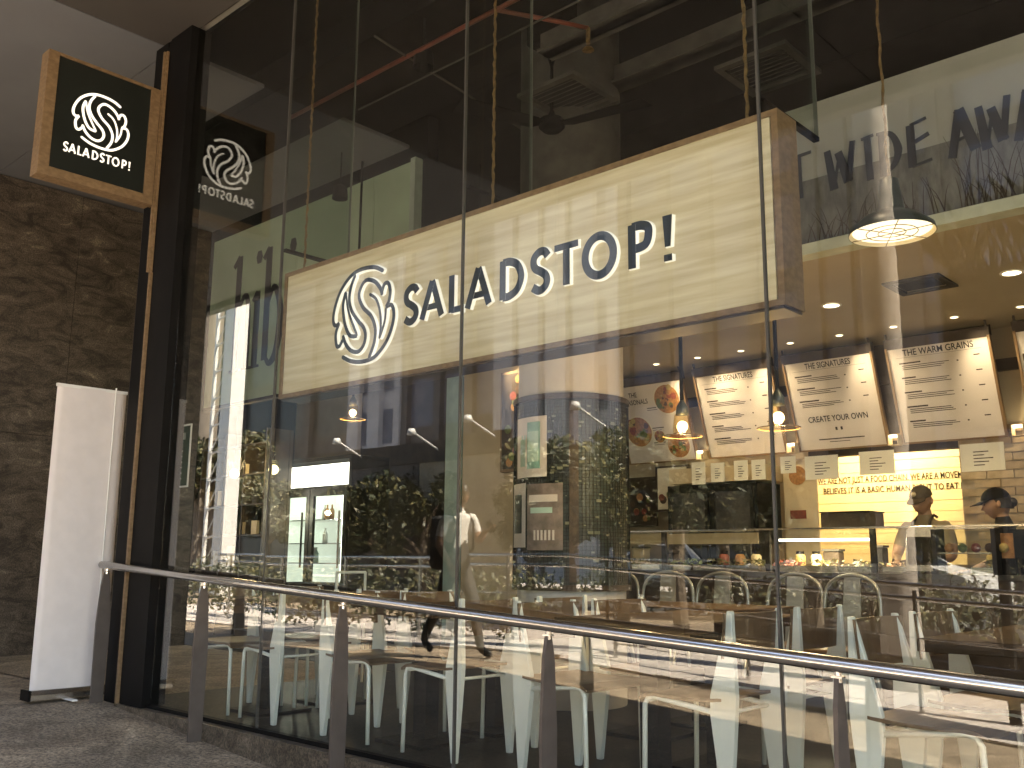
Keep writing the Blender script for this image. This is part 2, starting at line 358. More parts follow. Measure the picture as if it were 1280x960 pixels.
# sunlit paving slabs past the arcade edge, one mesh repeated
SL = MB().box(0, 0, -.05, 1.19, .79, 0).mesh('slab', M_pave)
pave = tag(MB().add([(-20, -11.1, gz(-20)-.02), (-19.9, -11.1, gz(-20)-.02), (-19.9, -11, gz(-20)-.02)], [(0, 1, 2)]).build('pavement', M_pave), kind='structure')
ang = math.atan(.066); ni = 0
for j in range(5):
    for i in range(22):
        x = -20+i*1.2+(.6 if j % 2 else 0); y = -4.72-.8*(j+1)
        o = link('slab', SL, pave, (x, y, gz(x)+.02-.004*((i*7+j*3) % 3)))
        if x > -7.5: o.rotation_euler = (0, ang, 0)
struct('road', sheet(-90, -21, 90, -12.6, -.008), M_asph)
struct('kerb', sheet(-60, -12.75, 60, -12.6, .11).box(0, 0, -9, .01, .01, -8.99), M_curb)
mk = MB()
for i in range(-14, 8):
    x = i*4.; mk.add([(x, -16.9, gz(x)-.003), (x+2, -16.9, gz(x+2)-.003), (x+2, -16.78, gz(x+2)-.003), (x, -16.78, gz(x)-.003)], [(0, 1, 2, 3)])
struct('road_marking', mk, M_white)
struct('far_pavement', sheet(-90, -26, 90, -21, .1), M_pave)
M_soffit2 = mat('soffit_board_brown_dimmed', (.05, .044, .04), .8, var=.05, scale=2, bump=.08, bscale=120)  # browner boards, darkened further to dim their reflection in the glass
# arcade soffit in big boards with thin joints
so = MB().box(-15, -4.44, 5.138, 12, .2, 5.5).build('arcade_soffit', mat('seam_filler', (.5, .46, .42), .8)); so['kind'] = 'structure'
xs = [-15, -11, -7.0, -3, 1, 5, 9, 12]; ys = [-4.45, -2.2, .03, 2.6]
for a, b in zip(xs, xs[1:]):
    for c, d in zip(ys, ys[1:]):
        if c > 0 and a > -7.5: continue
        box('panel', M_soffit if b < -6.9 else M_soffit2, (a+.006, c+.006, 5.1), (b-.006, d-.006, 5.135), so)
struct('soffit_edge_beam', MB().box(-15, -4.6, 5.0, 12, -4.45, 6.3), M_soffit)
# streaked granite wall on the far side of the recess
gw = MB().box(-11.2, -2.56, -.1, -10.83, 2.6, 5.13).build('granite_wall', M_black)
tag(gw, 'tall brown streaked granite wall left of the shopfront', 'wall')
for c, d in ((-2.54, -.75), (-.75, .95), (.95, 2.58)):
    for z0, z1 in ((-.02, 2.3), (2.3, 5.09)):
        box('panel', M_granite, (-10.83, c+.003, z0+.003), (-10.80, d-.003, z1-.003), gw)
# shell of the shop
struct('wall_back', MB().box(-14.2, 9, -.1, 3, 9.2, 6), M_dark)
struct('wall_right', MB().box(2.9, .3, -.1, 3.1, 9, 6), M_cream)
struct('wall_left', MB().box(-14.4, 2.6, -.1, -14.2, 9, 6), M_dark)
struct('ceiling', MB().box(-14.4, .25, 5.42, 3.1, 9.2, 5.6), M_dark)
struct('ceiling_edge', MB().box(-7.0, .1, 5.1, 3.1, .25, 5.6), M_dark)
# granite upstand under the glass
cb = MB(); X = [-6.9, -5.2, -3.5, -1.77, -.04, 1.7, 3]
cu = cb.add([(-6.9, -.07, gz(-6.9)-.03), (3, -.07, gz(3)-.05), (3, -.07, -.012), (-6.9, -.07, -.012), (-6.9, .028, gz(-6.9)-.03), (3, .028, gz(3)-.05), (3, .028, -.012), (-6.9, .028, -.012)],
     [(0, 1, 2, 3), (3, 2, 6, 7), (4, 5, 6, 7), (0, 3, 7, 4), (1, 5, 6, 2)]).build('granite_upstand', M_curb)
tag(cu, 'low rough granite upstand running under the shopfront glass', 'kerb')
# ------------------------------------------------------------------ shopfront
fr = thing('shopfront_frame', 'black metal corner post with thin oak strips at the left end of the shopfront', 'frame', (-6.9, 0, 0))
box('post', M_black, (-6.86, -.05, -.03), (-6.54, .12, 5.1), fr)
box('post', M_black, (-7.12, -.045, -.02), (-6.915, .12, 5.1), fr)
box('reveal', M_post, (-7.155, -.03, -.02), (-7.123, .12, 5.1), fr)
box('filler', M_black, (-6.913, -.04, -.02), (-6.862, .12, 5.1), fr)
box('strip', M_wood, (-6.90, -.07, -.03), (-6.878, -.045, 3.16), fr)
box('strip', M_wood, (-6.925, -.08, 3.165), (-6.905, -.05, 5.0), fr)
box('strip', M_wood, (-6.897, -.07, 3.165), (-6.88, -.05, 5.0), fr)
J = [-6.54, -5.21, -3.51, -1.777, -.045, 1.69, 2.9]
sf = thing('glass_shopfront', 'tall frameless glass shopfront in five wide panes reflecting the street', 'shopfront', (-2, 0, 0))
tl = [(.0012, -.0016), (-.0018, .0010), (.0015, .0022), (-.0012, -.0018), (.001, .001), (0, 0)]
for k, (a, b) in enumerate(zip(J, J[1:])):
    tx, tz = tl[k]; mb = MB(); cx = (a+b)/2
    o = MB().box(-(b-a)/2+.0045, -.002, -2.54, (b-a)/2-.0045, .002, 2.54).build('pane', M_pane, None, loc=(cx, .01, 2.55), rot=(tx, 0, tz))
    o.parent = sf; o.matrix_parent_inverse = Matrix.Translation((2, 0, 0))
for x in J[1:-1]: box('joint', M_sil, (x-.0045, .002, -.01), (x+.0045, .02, 5.1), sf)
box('bottom_channel', M_black, (-6.54, -.012, -.012), (2.9, .03, .012), sf)
for x, zb in zip(J[1:-1], (3.0, 2.98, 2.89, 2.9, 2.9)):
    f = box('fin', M_fin, (x-.0075, .028, zb), (x+.0075, .54, 5.1), sf)
    box('fin_edge', M_fedge, (x-.009, .54, zb), (x+.009, .545, 5.1), f)
    box('shoe', M_dark, (x-.014, .03, zb-.02), (x+.014, .54, zb), f)
# ------------------------------------------------------------------ handrail outside
rl = thing('handrail', 'round steel handrail on tapered brown posts sloping down in front of the glass', 'handrail', (-4, -.12, 0))
def rz_(x): return .944-(x+7.03)*.0505
MB().tube([(-7.2, -.12, rz_(-7.2)), (-7.17, -.12, rz_(-7.17)), (2.5, -.12, rz_(2.5))], [.01, .027, .027], 16).build('rail', M_chrome, rl, smooth=True)
for x in (-7.08, -5.69, -4.25, -2.8, -1.5, -.1, 1.3):
    g = gz(x)-.02; t = rz_(x)-.04
    prof = [(-.045, g), (.045, g), (.05, g+(t-g)*.6), (.034, t-.1), (.014, t), (-.014, t), (-.034, t-.1), (-.05, g+(t-g)*.6)]
    MB().prism([(p[0]-.12, p[1]) for p in prof], 'x', x-.008, x+.008).build('post', M_post, rl)
    MB().tube([(x, -.12, t-.02), (x, -.12, t+.02)], .013, 8)  .box(x-.02, -.135, t-.005, x+.02, -.105, t+.002).build('bracket', M_chrome, rl)
# ------------------------------------------------------------------ blade sign
bs = thing('blade_sign', 'square black blade sign with white leaf emblem in an oak box', 'sign', (-6.95, -.4, 3.7))
x0 = -7.03
mb = MB().box(x0, -.95, 3.70, -6.9, -.872, 4.66).box(x0, -.16, 3.70, -6.9, -.0855, 4.66).box(x0, -.872, 3.70, -6.9, -.16, 3.772).box(x0, -.872, 4.638, -6.9, -.16, 4.66)
mb.build('box_frame', M_wood, bs, bevel=.002)
box('bracket', M_wood, (x0+.01, -.0855, 3.72), (-6.935, .0, 4.6), bs)
box('face', M_face, (x0+.02, -.872, 3.772), (-6.915, -.16, 4.638), bs)
fb = lambda u, v, d: (-6.915+d, -.525+u, 4.237+v)
emblem('emblem', bs, [M_lit, M_letw], fb, .203, .205, .0185, .006)
word(bs, [M_lit, M_letw], lambda u, v, d: (-6.915+d, u, v), -.782, -.278, 3.926, 3.994, .0112, .006)
# ------------------------------------------------------------------ main sign
ms = thing('shop_sign', 'long pale wood sign reading SALADSTOP! hung inside the glass', 'sign', (-3.5, .15, 2.0))
SX0, SX1, SZ0, SZ1 = -5.285, -1.737, 2.018, 2.858
mb = MB().box(SX0, .09, SZ0, SX1, .26, SZ0+.026).box(SX0, .09, SZ1-.026, SX1, .26, SZ1).box(SX0, .09, SZ0+.026, SX0+.03, .26, SZ1-.026).box(SX1-.03, .09, SZ0+.026, SX1, .26, SZ1-.026)
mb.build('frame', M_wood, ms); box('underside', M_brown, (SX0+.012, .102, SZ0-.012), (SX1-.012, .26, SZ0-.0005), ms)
bx = SX0+.03
while bx < SX1-.04:
    e = min(bx+1.16, SX1-.03); box('panel', M_ply, (bx+.0008, .098, SZ0+.026), (e-.0008, .12, SZ1-.026), ms); bx = e
emblem('emblem', ms, [M_navy, M_letw], lambda u, v, d: (-4.43+u, .098-d, 2.432+v), .272, .285, .026, .02, .013)
word(ms, [M_navy, M_letw], lambda u, v, d: (u, .098-d, v), -4.05, -2.255, 2.312, 2.52, .043, .02, halo=.011)
for n, x in enumerate((-5.2, -3.46, -1.92)):
    mb = MB(); z = SZ1
    pts = [(x+.003*sin(k*2.1), .18+.003*cos(k*2.1), z+k*.03) for k in range(int((5.4-z)/.03)+1)]
    mb.tube(pts, [.0065+.003*(k % 2) for k in range(len(pts))], 6).build('rope', M_gold, ms)
# ------------------------------------------------------------------ roll-up banner
bn = thing('pull_up_banner', 'blank white pull-up banner standing beside the black corner post', 'banner', (-7.3, -.25, 0))
mb = MB(); n = 10
pts = [(-7.3+.012*sin(k/n*pi), -.505+k/n*.53) for k in range(n+1)]
vs = [(p[0], p[1], .075) for p in pts]+[(p[0]-.01, p[1], 2.27+.0*k) for k, p in enumerate(pts)]
vs += [(p[0]-.004, p[1], .075) for p in pts]+[(p[0]-.014, p[1], 2.27) for p in pts]
m_ = n+1
mb.add(vs, [(i, i+1, m_+i+1, m_+i) for i in range(n)]+[(2*m_+i, 2*m_+i+1, 3*m_+i+1, 3*m_+i) for i in range(n)]+[(0, 2*m_, 3*m_, m_), (n, 2*m_+n, 3*m_+n, m_+n)]).build('sheet', M_fabric, bn, smooth=True)
MB().box(-7.325, -.51, 2.262, -7.30, .03, 2.285).build('top_rail', M_white, bn)
MB().tube([(-7.275, -.07, .06), (-7.285, -.07, 2.3)], .006, 8).build('pole', M_white, bn)
b = MB().prism([(-7.37, .012), (-7.235, .012), (-7.235, .045), (-7.265, .075), (-7.34, .075), (-7.37, .045)], 'y', -.515, .035).build('base', M_chrome, bn)
box('end_cap', M_black, (-7.375, -.535, .008), (-7.23, -.516, .08), b)
box('foot', M_white, (-7.28, -.28, -.0), (-7.1, -.245, .011), bn)
# ================================================================== INSIDE: FRONT
def chair_proto():
    t = thing('cafe_chair', '', 'chair', (0, 0, 0), local=True)
    # local: x forward, seat width along y, origin under the seat centre
    for s in (-1, 1):
        y = s*.2
        prof = [(-.215, 0), (-.185, 0), (-.135, .40), (-.135, .47), (-.225, .81), (-.245, .81), (-.255, .47), (-.25, .40)]
        MB().prism(prof, 'y', y-.014, y+.014).build('leg', M_chair, t, bevel=.003)
        MB().tube([(.205, y, 0), (.195, y, .405), (.18, y, .43), (.15, y, .44), (-.19, y, .40)], .0115, 8).build('leg', M_chair, t, smooth=True)
    for xx, zz in ((.17, .425), (-.17, .40)): MB().tube([(xx, -.2, zz), (xx, .2, zz)], .009, 6).build('crossbar', M_chair, t, smooth=True)
    # curved ply seat
    mb = MB(); P = []; n = 10
    for i in range(n+1):
        u = i/n; x = -.19+.41*u; z = .445+.012*(2*u-1)**2-(.03*((u-.82)/.18)**2 if u > .82 else 0); P.append((x, z))
    prof = [(x, z+.008) for x, z in P]+[(x, z-.006) for x, z in P[::-1]]
    mb.prism(prof, 'y', -.215, .215).build('seat', M_seat, t, bevel=.002)
    mb = MB(); m = 8; vs = []
    for k in range(m+1):
        a = (k/m-.5); y = a*.44; dx = .04*(2*a)**2
        vs += [(-.236+dx, y, .62), (-.252+dx, y, .80), (-.246+dx, y, .62), (-.262+dx, y, .80)]
    f = []
    for k in range(m):
        q = 4*k; f += [(q, q+4, q+5, q+1), (q+2, q+3, q+7, q+6), (q+1, q+5, q+7, q+3), (q, q+2, q+6, q+4)]
    f += [(0, 1, 3, 2), (4*m, 4*m+2, 4*m+3, 4*m+1)]
    mb.add(vs, f).build('backrest', M_seat, t, smooth=False)
    return t
CH = chair_proto(); used = [0]
def chair(x, y, rz, label):
    o = CH if not used[0] else copy_tree(CH); used[0] = 1
    o.location = (x, y, 0); o.rotation_euler = (0, 0, rz); o['label'] = label; o['group'] = 'mint white cafe chairs at the window tables'
def table(x, y, label, ly=1.15, lx=.72):
    t = thing('window_table', label, 'table', (x, y, 0), local=True, group='wood topped cafe tables')
    MB().box(-lx/2, -ly/2, .70, lx/2, ly/2, .745).build('tabletop', M_table, t, bevel=.003)
    for s in (-1, 1):
        MB().box(-.05, s*.28-.05, .02, .05, s*.28+.05, .70).build('leg', M_black, t)
        MB().box(-.2, s*.28-.2, 0, .2, s*.28+.2, .02).build('base', M_black, t)
TX = [(-5.78, 'farthest left'), (-4.22, 'second from the left'), (-2.66, 'third from the left'), (-.98, 'rightmost')]
for k, (x, nm) in enumerate(TX):
    table(x, .75, f'long wood cafe table along the window, {nm} of the window row')
where = ['beside the black corner post', 'under the left half of the sign', 'under the exclamation mark of the sign', 'at the right end of the window']
for k, (x, nm) in enumerate(TX):
    for j, y in enumerate((.38, .98)):
        row = 'nearest the glass' if j == 0 else 'in second row'
        if k == 0: dx0, dx1 = -.23, .31
        else: dx0, dx1 = -.36, .345
        chair(x+dx0-.0, y, 0+random.uniform(-.05, .05), f'mint white chair facing right {row}, {where[k]}')
        chair(x+dx1, y, pi+random.uniform(-.05, .05), f'mint white chair facing left {row}, {where[k]}')
# second table row and hoop-back chairs in front of the counter
for k, (x, y, lb) in enumerate(((-3.45, 1.85, 'wood cafe table just right of the round column'),)):
    table(x, y, lb, .75, 1.25)
def hoop_chair():
    t = thing('hoop_chair', '', 'chair', local=True)
    MB().tube(spline([(-.18, -.2, .46), (-.22, -.21, .7), (-.235, -.17, .87), (-.24, 0, .93), (-.235, .17, .87), (-.22, .21, .7), (-.18, .2, .46)], 5), .0125, 8).build('back_frame', M_chair2, t, smooth=True)
    MB().add([(-.24, -.06, .915), (-.24, .06, .915), (-.19, .07, .47), (-.19, -.07, .47), (-.25, -.06, .915), (-.25, .06, .915), (-.2, .07, .47), (-.2, -.07, .47)],
        [(0, 1, 2, 3), (4, 5, 6, 7), (0, 4, 7, 3), (1, 5, 6, 2), (0, 1, 5, 4), (2, 3, 7, 6)]).build('splat', M_chair2, t)
    MB().box(-.2, -.19, .445, .19, .19, .47).build('seat', M_seat, t, bevel=.006)
    for a, b in ((-1, -1), (-1, 1), (1, -1), (1, 1)):
        MB().tube([(a*.16, b*.16, .445), (a*.23, b*.21, 0)], [.016, .011], 8).build('leg', M_chair2, t, smooth=True)
    return t
M_chair2 = mat('galvanised_steel', (.33, .35, .34), .35, .7, var=.1)
HC = hoop_chair(); hused = 0
for x, y, rz, lb in ((-4.75, 2.75, pi/2-.1, 'behind the right edge of the column'), (-4.25, 2.8, pi/2+.2, 'second from the column'), (-3.78, 2.75, pi/2+.05, 'in the middle of the counter row'),
                     (-3.24, 2.8, pi/2, 'right of the middle pane joint'), (-2.84, 2.75, pi/2-.15, 'in front of the dark till box')):
    o = HC if not hused else copy_tree(HC); hused = 1
    o.location = (x, y, 0); o.rotation_euler = (0, 0, rz-pi); o['label'] = 'galvanised hoop-back chair '+lb; o['group'] = 'hoop-back chairs along the counter'
# ------------------------------------------------------------------ round column with noticeboard
CC = Vector((-4.62, 2.25, 0)); CR = .40
co = thing('round_column', 'round plastered column behind the sign', 'column', CC)
MB().lathe([(CR, 0), (CR, 2.9)], CC, 40).build('shaft', M_conc, co, smooth=True); MB().lathe([(CR, 2.9), (CR, 5.42)], CC, 40).build('dimmed_upper_shaft', M_vent, co, smooth=True)  # upper shaft coloured dark for the dimness above the sign
nb = thing('noticeboard', 'curved dark noticeboard with wire mesh and posters wrapped round the column', 'noticeboard', (CC.x, CC.y-.4, .82))
def arc(mb, r, a0, a1, z0, z1, th=.01, n=18, slope=0):
    vs = []
    for k in range(n+1):
        a = a0+(a1-a0)*k/n
        for rr_ in (r, r+th):
            for z in (z0, z1): vs.append((CC.x+rr_*cos(a), CC.y+rr_*sin(a), z))
    f = []
    for k in range(n):
        q = 4*k; f += [(q+2, q+6, q+7, q+3), (q, q+1, q+5, q+4), (q+1, q+3, q+7, q+5), (q, q+4, q+6, q+2)]
    f += [(0, 2, 3, 1), (4*n, 4*n+1, 4*n+3, 4*n+2)]
    return mb.add(vs, f)
A0, A1 = rad(-175), rad(28)
mid = math.atan2(CAM.y-CC.y, CAM.x-CC.x)
A0, A1 = mid-rad(84), mid+rad(86)
arc(MB(), CR+.005, A0, A1, .84, 2.16, .012).build('backing', M_chalk, nb)
arc(arc(MB(), CR+.002, A0-.02, A1+.02, 2.16, 2.2, .04), CR+.002, A0-.02, A1+.02, .80, .84, .04).build('rim', M_brown, nb)
for a in (A0, A1): MB().box(-.015, -.02, .84, .015, .02, 2.16).build('side_bar', M_black, nb, loc=(CC.x+(CR+.02)*cos(a), CC.y+(CR+.02)*sin(a), 0), rot=(0, 0, a))
mm = MB()
for k in range(46):
    a = A0+(A1-A0)*k/45; R_ = CR+.024
    p = Vector((CC.x+R_*cos(a), CC.y+R_*sin(a), 0)); mm.obox(p+Vector((0, 0, 1.5)), Vector((-sin(a), cos(a), 0))*.0012, Vector((cos(a), sin(a), 0))*.0012, (0, 0, .66))
for k in range(52): arc(mm, CR+.024, A0, A1, .85+k*.0255, .8524+k*.0255, .002, 20)
tag(mm.build('wire_mesh', M_duct, nb), kind='stuff')
M_rustb = mat('rusty_strip', (.06, .04, .025), .6, var=.3, scale=12)
def poster(name, a0, a1, z0, z1, m, par=nb, r=.03, **k):
    return arc(MB(), CR+r, rad(a0), rad(a1), z0, z1, .003, 8).build(name, m, par)
dm = math.degrees(mid)
q = poster('poster', dm-66, dm-24, 1.60, 2.04, M_paper)
poster('phone_picture', dm-47, dm-31, 1.66, 2.0, M_aqua, q, r=.035); poster('phone_picture', dm-45.5, dm-32.5, 1.71, 1.93, M_greenish, q, r=.0395)
for k in range(4): poster('print_line', dm-58+k*2.2, dm-57.2+k*2.2, 1.68, 1.68+.2+.03*(k % 2), M_aqua, q, r=.034)
q = poster('poster', dm-22, dm+70, 1.62, 2.04, M_aqua, r=.004)
q = poster('poster', dm-80, dm-50, 1.10, 1.56, M_conc)
poster('print_oval', dm-73, dm-56, 1.2, 1.48, M_chalk, q, r=.034)
q = poster('poster', dm-47, dm-8, 1.08, 1.55, mat('faded_poster', (.30, .24, .21), .6, scale=14, col2=(.18, .15, .13)))
poster('print_band', dm-44, dm-13, 1.42, 1.47, M_paper, q, r=.034); poster('print_band', dm-42, dm-18, 1.34, 1.38, M_greenish, q, r=.034)
for k in range(6): poster('print_figure', dm-38+k*4, dm-36+k*4, 1.15, 1.22, M_paper, q, r=.034)
poster('strip', dm-2, dm+7, .86, 2.14, M_rustb)
rnd = random.Random(4)
mm = MB()
for k in range(90):   # flecks painted for the foliage reflection over the board
    a = rad(dm+rnd.uniform(-22, 74)); z = rnd.uniform(.9, 2.12); s = rnd.uniform(.006, .022)
    R_ = CR+.0275; p = Vector((CC.x+R_*cos(a), CC.y+R_*sin(a), z)); mm.obox(p, Vector((-sin(a), cos(a), 0))*s, Vector((cos(a), sin(a), 0))*.001, (0, 0, s*.5))
tag(mm.build('foliage_reflection_flecks', mat('reflection_fleck', (.25, .26, .18), .7, scale=9, col2=(.12, .14, .1)), nb), kind='stuff')
# ------------------------------------------------------------------ ceiling services (front, dark)
def at(px, py, z): return PZ(px, py, z)
ZC = 4.7
pi_ = thing('sprinkler_pipe', 'thin red sprinkler pipe running under the dark ceiling', 'pipe', at(500, 75, ZC))
a, b = at(383, 130, ZC), at(640, 10, ZC); yy = (a.y+b.y)/2
MB().tube([(a.x-.3, yy, ZC), (-1, yy, ZC)], .017, 8).build('pipe', M_rust, pi_, smooth=True)
c, d = at(640, 24, ZC), at(735, 35, ZC)
MB().tube([(c.x, yy, ZC), (d.x-.1, yy+.4, ZC), d], .016, 8).build('branch', M_rust, pi_, smooth=True)
MB().tube([d, d+Vector((0, 0, -.12))], .016, 8).lathe([(.0, -.15), (.03, -.15), (.045, -.17), (0, -.175)], d, 10).build('sprinkler_head', M_gold, pi_)
a = at(468, 45, ZC); b = at(650, 160, ZC)
o = MB().tube([a, b, b+(b-a)*.35], .009, 6).build('conduit', M_vent, smooth=True); tag(o, 'thin grey conduit crossing the red pipe overhead', 'pipe')
a = at(455, 140, 4.6); b = at(650, 30, 4.6)
o = MB().tube([(a.x, (a.y+b.y)/2, 4.6), (b.x+2, (a.y+b.y)/2, 4.6)], .007, 6).build('conduit', M_vent, smooth=True); tag(o, 'thin grey conduit parallel to the red pipe', 'pipe')
for (p, q_, lb) in (((687, 61), (825, 0), 'grey ceiling beam behind the fan'), ((764, 110), (900, 50), 'grey ceiling beam nearer the bulkhead')):
    a, b = at(*p, ZC), at(*q_, ZC); y = (a.y+b.y)/2
    o = MB().box(a.x-.1, y, ZC, 2.8, y+.1, ZC+.16).box(a.x-.1, y-.04, ZC, 2.8, y+.14, ZC+.02).build('ceiling_beam', M_vent); tag(o, lb, 'beam')
M_ductd = mat('dimmed_steel', (.008, .007, .007), .9, var=.3, spec=0)  # steel colour lowered so the ducts sink into the dim ceiling
o = MB().box(-9, .9, 5.0, -1.5, 1.6, 5.3).build('air_duct', M_ductd); tag(o, 'broad dark air duct under the ceiling', 'duct')
o = MB().box(-5.6, 3.2, 4.75, 2.8, 3.9, 5.2).build('air_duct', M_ductd); tag(o, 'boxy dark air duct behind the beams', 'duct')
def diffuser(c, s, lb, zr=0):
    t = thing('ceiling_vent', lb, 'vent', c, group='square ceiling vents')
    x, y, z = c
    MB().box(x-s, y-s, z, x+s, y-s+.05, z+.03).box(x-s, y+s-.05, z, x+s, y+s, z+.03).box(x-s, y-s+.05, z, x-s+.05, y+s-.05, z+.03).box(x+s-.05, y-s+.05, z, x+s, y+s-.05, z+.03).build('frame', M_vent, t)
    MB().box(x-s+.05, y-s+.05, z+.03, x+s-.05, y+s-.05, z+.04).build('backing', M_black, t)
    for k in range(8):
        q = y-s+.09+k*(2*s-.18)/7; MB().obox((x, q, z+.015), (s-.06, 0, 0), (0, .02, .012), (0, .001, -.002)).build('slat', M_vent, t)
a, b = at(710, 95, 4.4), at(710, 150, 4.4); diffuser(((a.x+b.x)/2, (a.y+b.y)/2, 4.4), .27, 'square slatted vent in the dark ceiling behind the fan')
a = at(960, 90, 4.4); diffuser((a.x, a.y, 4.4), .27, 'square slatted vent in the dark ceiling above the right end of the sign')
p = at(1150, 355, 3.0); 
diffuser((p.x, p.y, 2.985), .2, 'square vent in the low tan ceiling behind the big pendant')
fn = thing('ceiling_fan', 'black ceiling fan on a rod above the sign', 'fan', (-4.43, 1.8, 4.25))
MB().tube([(-4.43, 1.8, 4.3), (-4.43, 1.8, 4.72)], .012, 8).tube([(-4.43, 1.8, 4.72), (-4.5, 1.8, 4.92)], .01, 6).tube([(-4.43, 1.8, 4.72), (-4.36, 1.8, 4.92)], .01, 6).box(-4.6, 1.7, 4.92, -4.26, 1.9, 5.42).build('rod', M_dark, fn)
MB().lathe([(0, 4.20), (.07, 4.20), (.10, 4.23), (.09, 4.29), (.03, 4.32), (.015, 4.36)], (-4.43, 1.8, 0), 20).build('motor', M_dark, fn, smooth=True)
for k in range(3):
    a = rad(130+120*k); d = Vector((cos(a), sin(a), 0)); n_ = Vector((-sin(a), cos(a), 0)); o_ = Vector((-4.43, 1.8, 4.24))
    MB().add([o_+d*.08+n_*.03, o_+d*.15+n_*.07, o_+d*.78+n_*.1, o_+d*.78-n_*.1-Vector((0, 0, .03)), o_+d*.15-n_*.06-Vector((0, 0, .02)), o_+d*.08-n_*.03]
        + [q+Vector((0, 0, .006)) for q in (o_+d*.08+n_*.03, o_+d*.15+n_*.07, o_+d*.78+n_*.1, o_+d*.78-n_*.1-Vector((0, 0, .03)), o_+d*.15-n_*.06-Vector((0, 0, .02)), o_+d*.08-n_*.03)],
        [(0, 1, 2, 3, 4, 5), (6, 7, 8, 9, 10, 11)]+[(i, (i+1) % 6, 6+(i+1) % 6, 6+i) for i in range(6)]).build('blade', M_dark, fn)
# ------------------------------------------------------------------ pendants
def cage_pendant(p, ztop, lb, e=3):
    t = thing('pendant_lamp', lb, 'lamp', p, group='small glass pendant lamps')
    x, y, z = p
    MB().tube([(x, y, z+.09), (x, y, ztop)], .012, 8).build('rod', M_black, t)
    MB().lathe([(.012, .16), (.035, .12), (.04, .07), (.0, .065)], p, 16).build('socket', M_shade, t, smooth=True)
    MB().ball((x, y, z), .033, 14, 10).build('bulb', M_bulb, t, smooth=True)
    MB().lathe([(.04, .08), (.055, .03), (.062, -.05), (.13, -.06), (.131, -.064), (.06, -.055)], p, 24).build('glass_shade', mat('amber_shade', (.75, .6, .3), .15, .0, var=.05), t, smooth=True) if False else None
    MB().lathe([(.045, .075), (.052, .03), (.058, -.045), (.12, -.06)], p, 28).build('glass_shade', M_amber, t, smooth=True)
    MB().tube([(x+.12*cos(k*pi/12), y+.12*sin(k*pi/12), z-.06) for k in range(24)], .003, 6, closed=True).build('shade_rim', M_gold, t)
    lamp('POINT', (x, y, z-.075), e, (1, .72, .4), t, .035)
M_amber = glass('amber_glass', 1.6, (1, .87, .62))
cage_pendant(PY(853, 533, 1.6), 3.0-.2, 'small glass pendant with glowing bulb left of the signatures menu')
cage_pendant(PY(973, 522, 1.6), 2.9, 'small glass pendant with glowing bulb beside the middle pane joint')
cage_pendant(PY(441, 516, 2.2), 4.9, 'small glass pendant with glowing bulb beneath the emblem end of the sign')
P = PY(1115, 292, 1.6)
bp = thing('dome_pendant', 'large enamel dome pendant lamp hanging right of the sign', 'lamp', P)
MB().tube([(P.x+.004*sin(k), P.y, P.z+.30+k*.04) for k in range(52)], [.006+.003*(k % 2) for k in range(52)], 6).build('chain', M_gold, bp)
MB().lathe([(.012, .32), (.05, .30), (.062, .2), (.07, .13), (.075, .12), (.15, .085), (.215, .03), (.222, 0)], P, 36).build('shade', M_shade, bp, smooth=True)
MB().lathe([(.06, .11), (.15, .078), (.21, .024), (.218, .0)], P, 36).build('shade_lining', M_shadein, bp, smooth=True)
MB().lathe([(.0, .012), (.19, .012), (.2, .016)], P, 36).build('lens', emis('frosted_lens', (1, .85, .6), .26), bp)
for r_ in (.07, .13): MB().tube([(P.x+r_*cos(k*pi/16), P.y+r_*sin(k*pi/16), P.z+.004) for k in range(32)], .0025, 5, closed=True).build('guard_ring', M_gold, bp)
for k in range(6):
    a = k*pi/3; MB().tube([(P.x, P.y, P.z), (P.x+.22*cos(a), P.y+.22*sin(a), P.z+.002)], .0025, 5).build('guard_wire', M_gold, bp)
lamp('SPOT', (P.x, P.y, P.z-.03), 7, (1, .78, .5), bp, .12, (P.x, P.y, 0), 130, .8)
# ================================================================== BULKHEAD AND LOW CEILING
bk = thing('bulkhead', 'grey bulkhead wall with the black words WIDE AWAKE over a grainy mural', 'wall', (-2, 2.4, 3.0))
box('wall', M_grey, (-6.4, 2.4, 3.07), (2.9, 2.5, 4.045), bk)
box('mural', M_mural, (-6.4, 2.39, 3.07), (2.9, 2.3995, 3.51), bk)
box('trim', mat('pale_green_trim', (.52, .58, .5), .6), (-6.4, 2.37, 2.995), (2.9, 2.5, 3.069), bk)
fB = lambda u, v, d: (u, 2.3895-d, v)
Bm = [M_ink, M_ink]; z0, z1 = 3.395, 3.69
def bl(strokes):
    mb = MB()
    for k, (pts, wd) in enumerate(strokes): ribbon(mb, pts, [t*1.25 for t in wd] if isinstance(wd, list) else wd*1.25, .006+.0005*k, fB, 0 if len(pts) == 2 else 5)
    mb.build('letter', Bm, bk)
def W_(a, b): q = (b-a); bl([([(a+.01, z1-.02), (a+q*.25, z0)], [.035, .045]), ([(a+q*.25, z0), (a+q*.5, z1-.06)], .014), ([(a+q*.46, z1-.05), (a+q*.78, z0+.03)], [.04, .05]), ([(a+q*.78, z0+.03), (b, z1)], .03)])
def A_(a, b): q = (b-a); bl([([(a, z0), (a+q*.42, z1)], .04), ([(a+q*.4, z1), (b, z0+.02)], .05), ([(a+q*.2, z0+.1), (a+q*.8, z0+.12)], .014)])
bl([([(-2.86, z1), (-2.66, z1+.01)], .016), ([(-2.76, z1), (-2.755, z0)], .04)])
W_(-2.56, -2.375)
bl([([(-2.32, z1-.01), (-2.24, z1)], .014), ([(-2.28, z1), (-2.275, z0)], .035)])
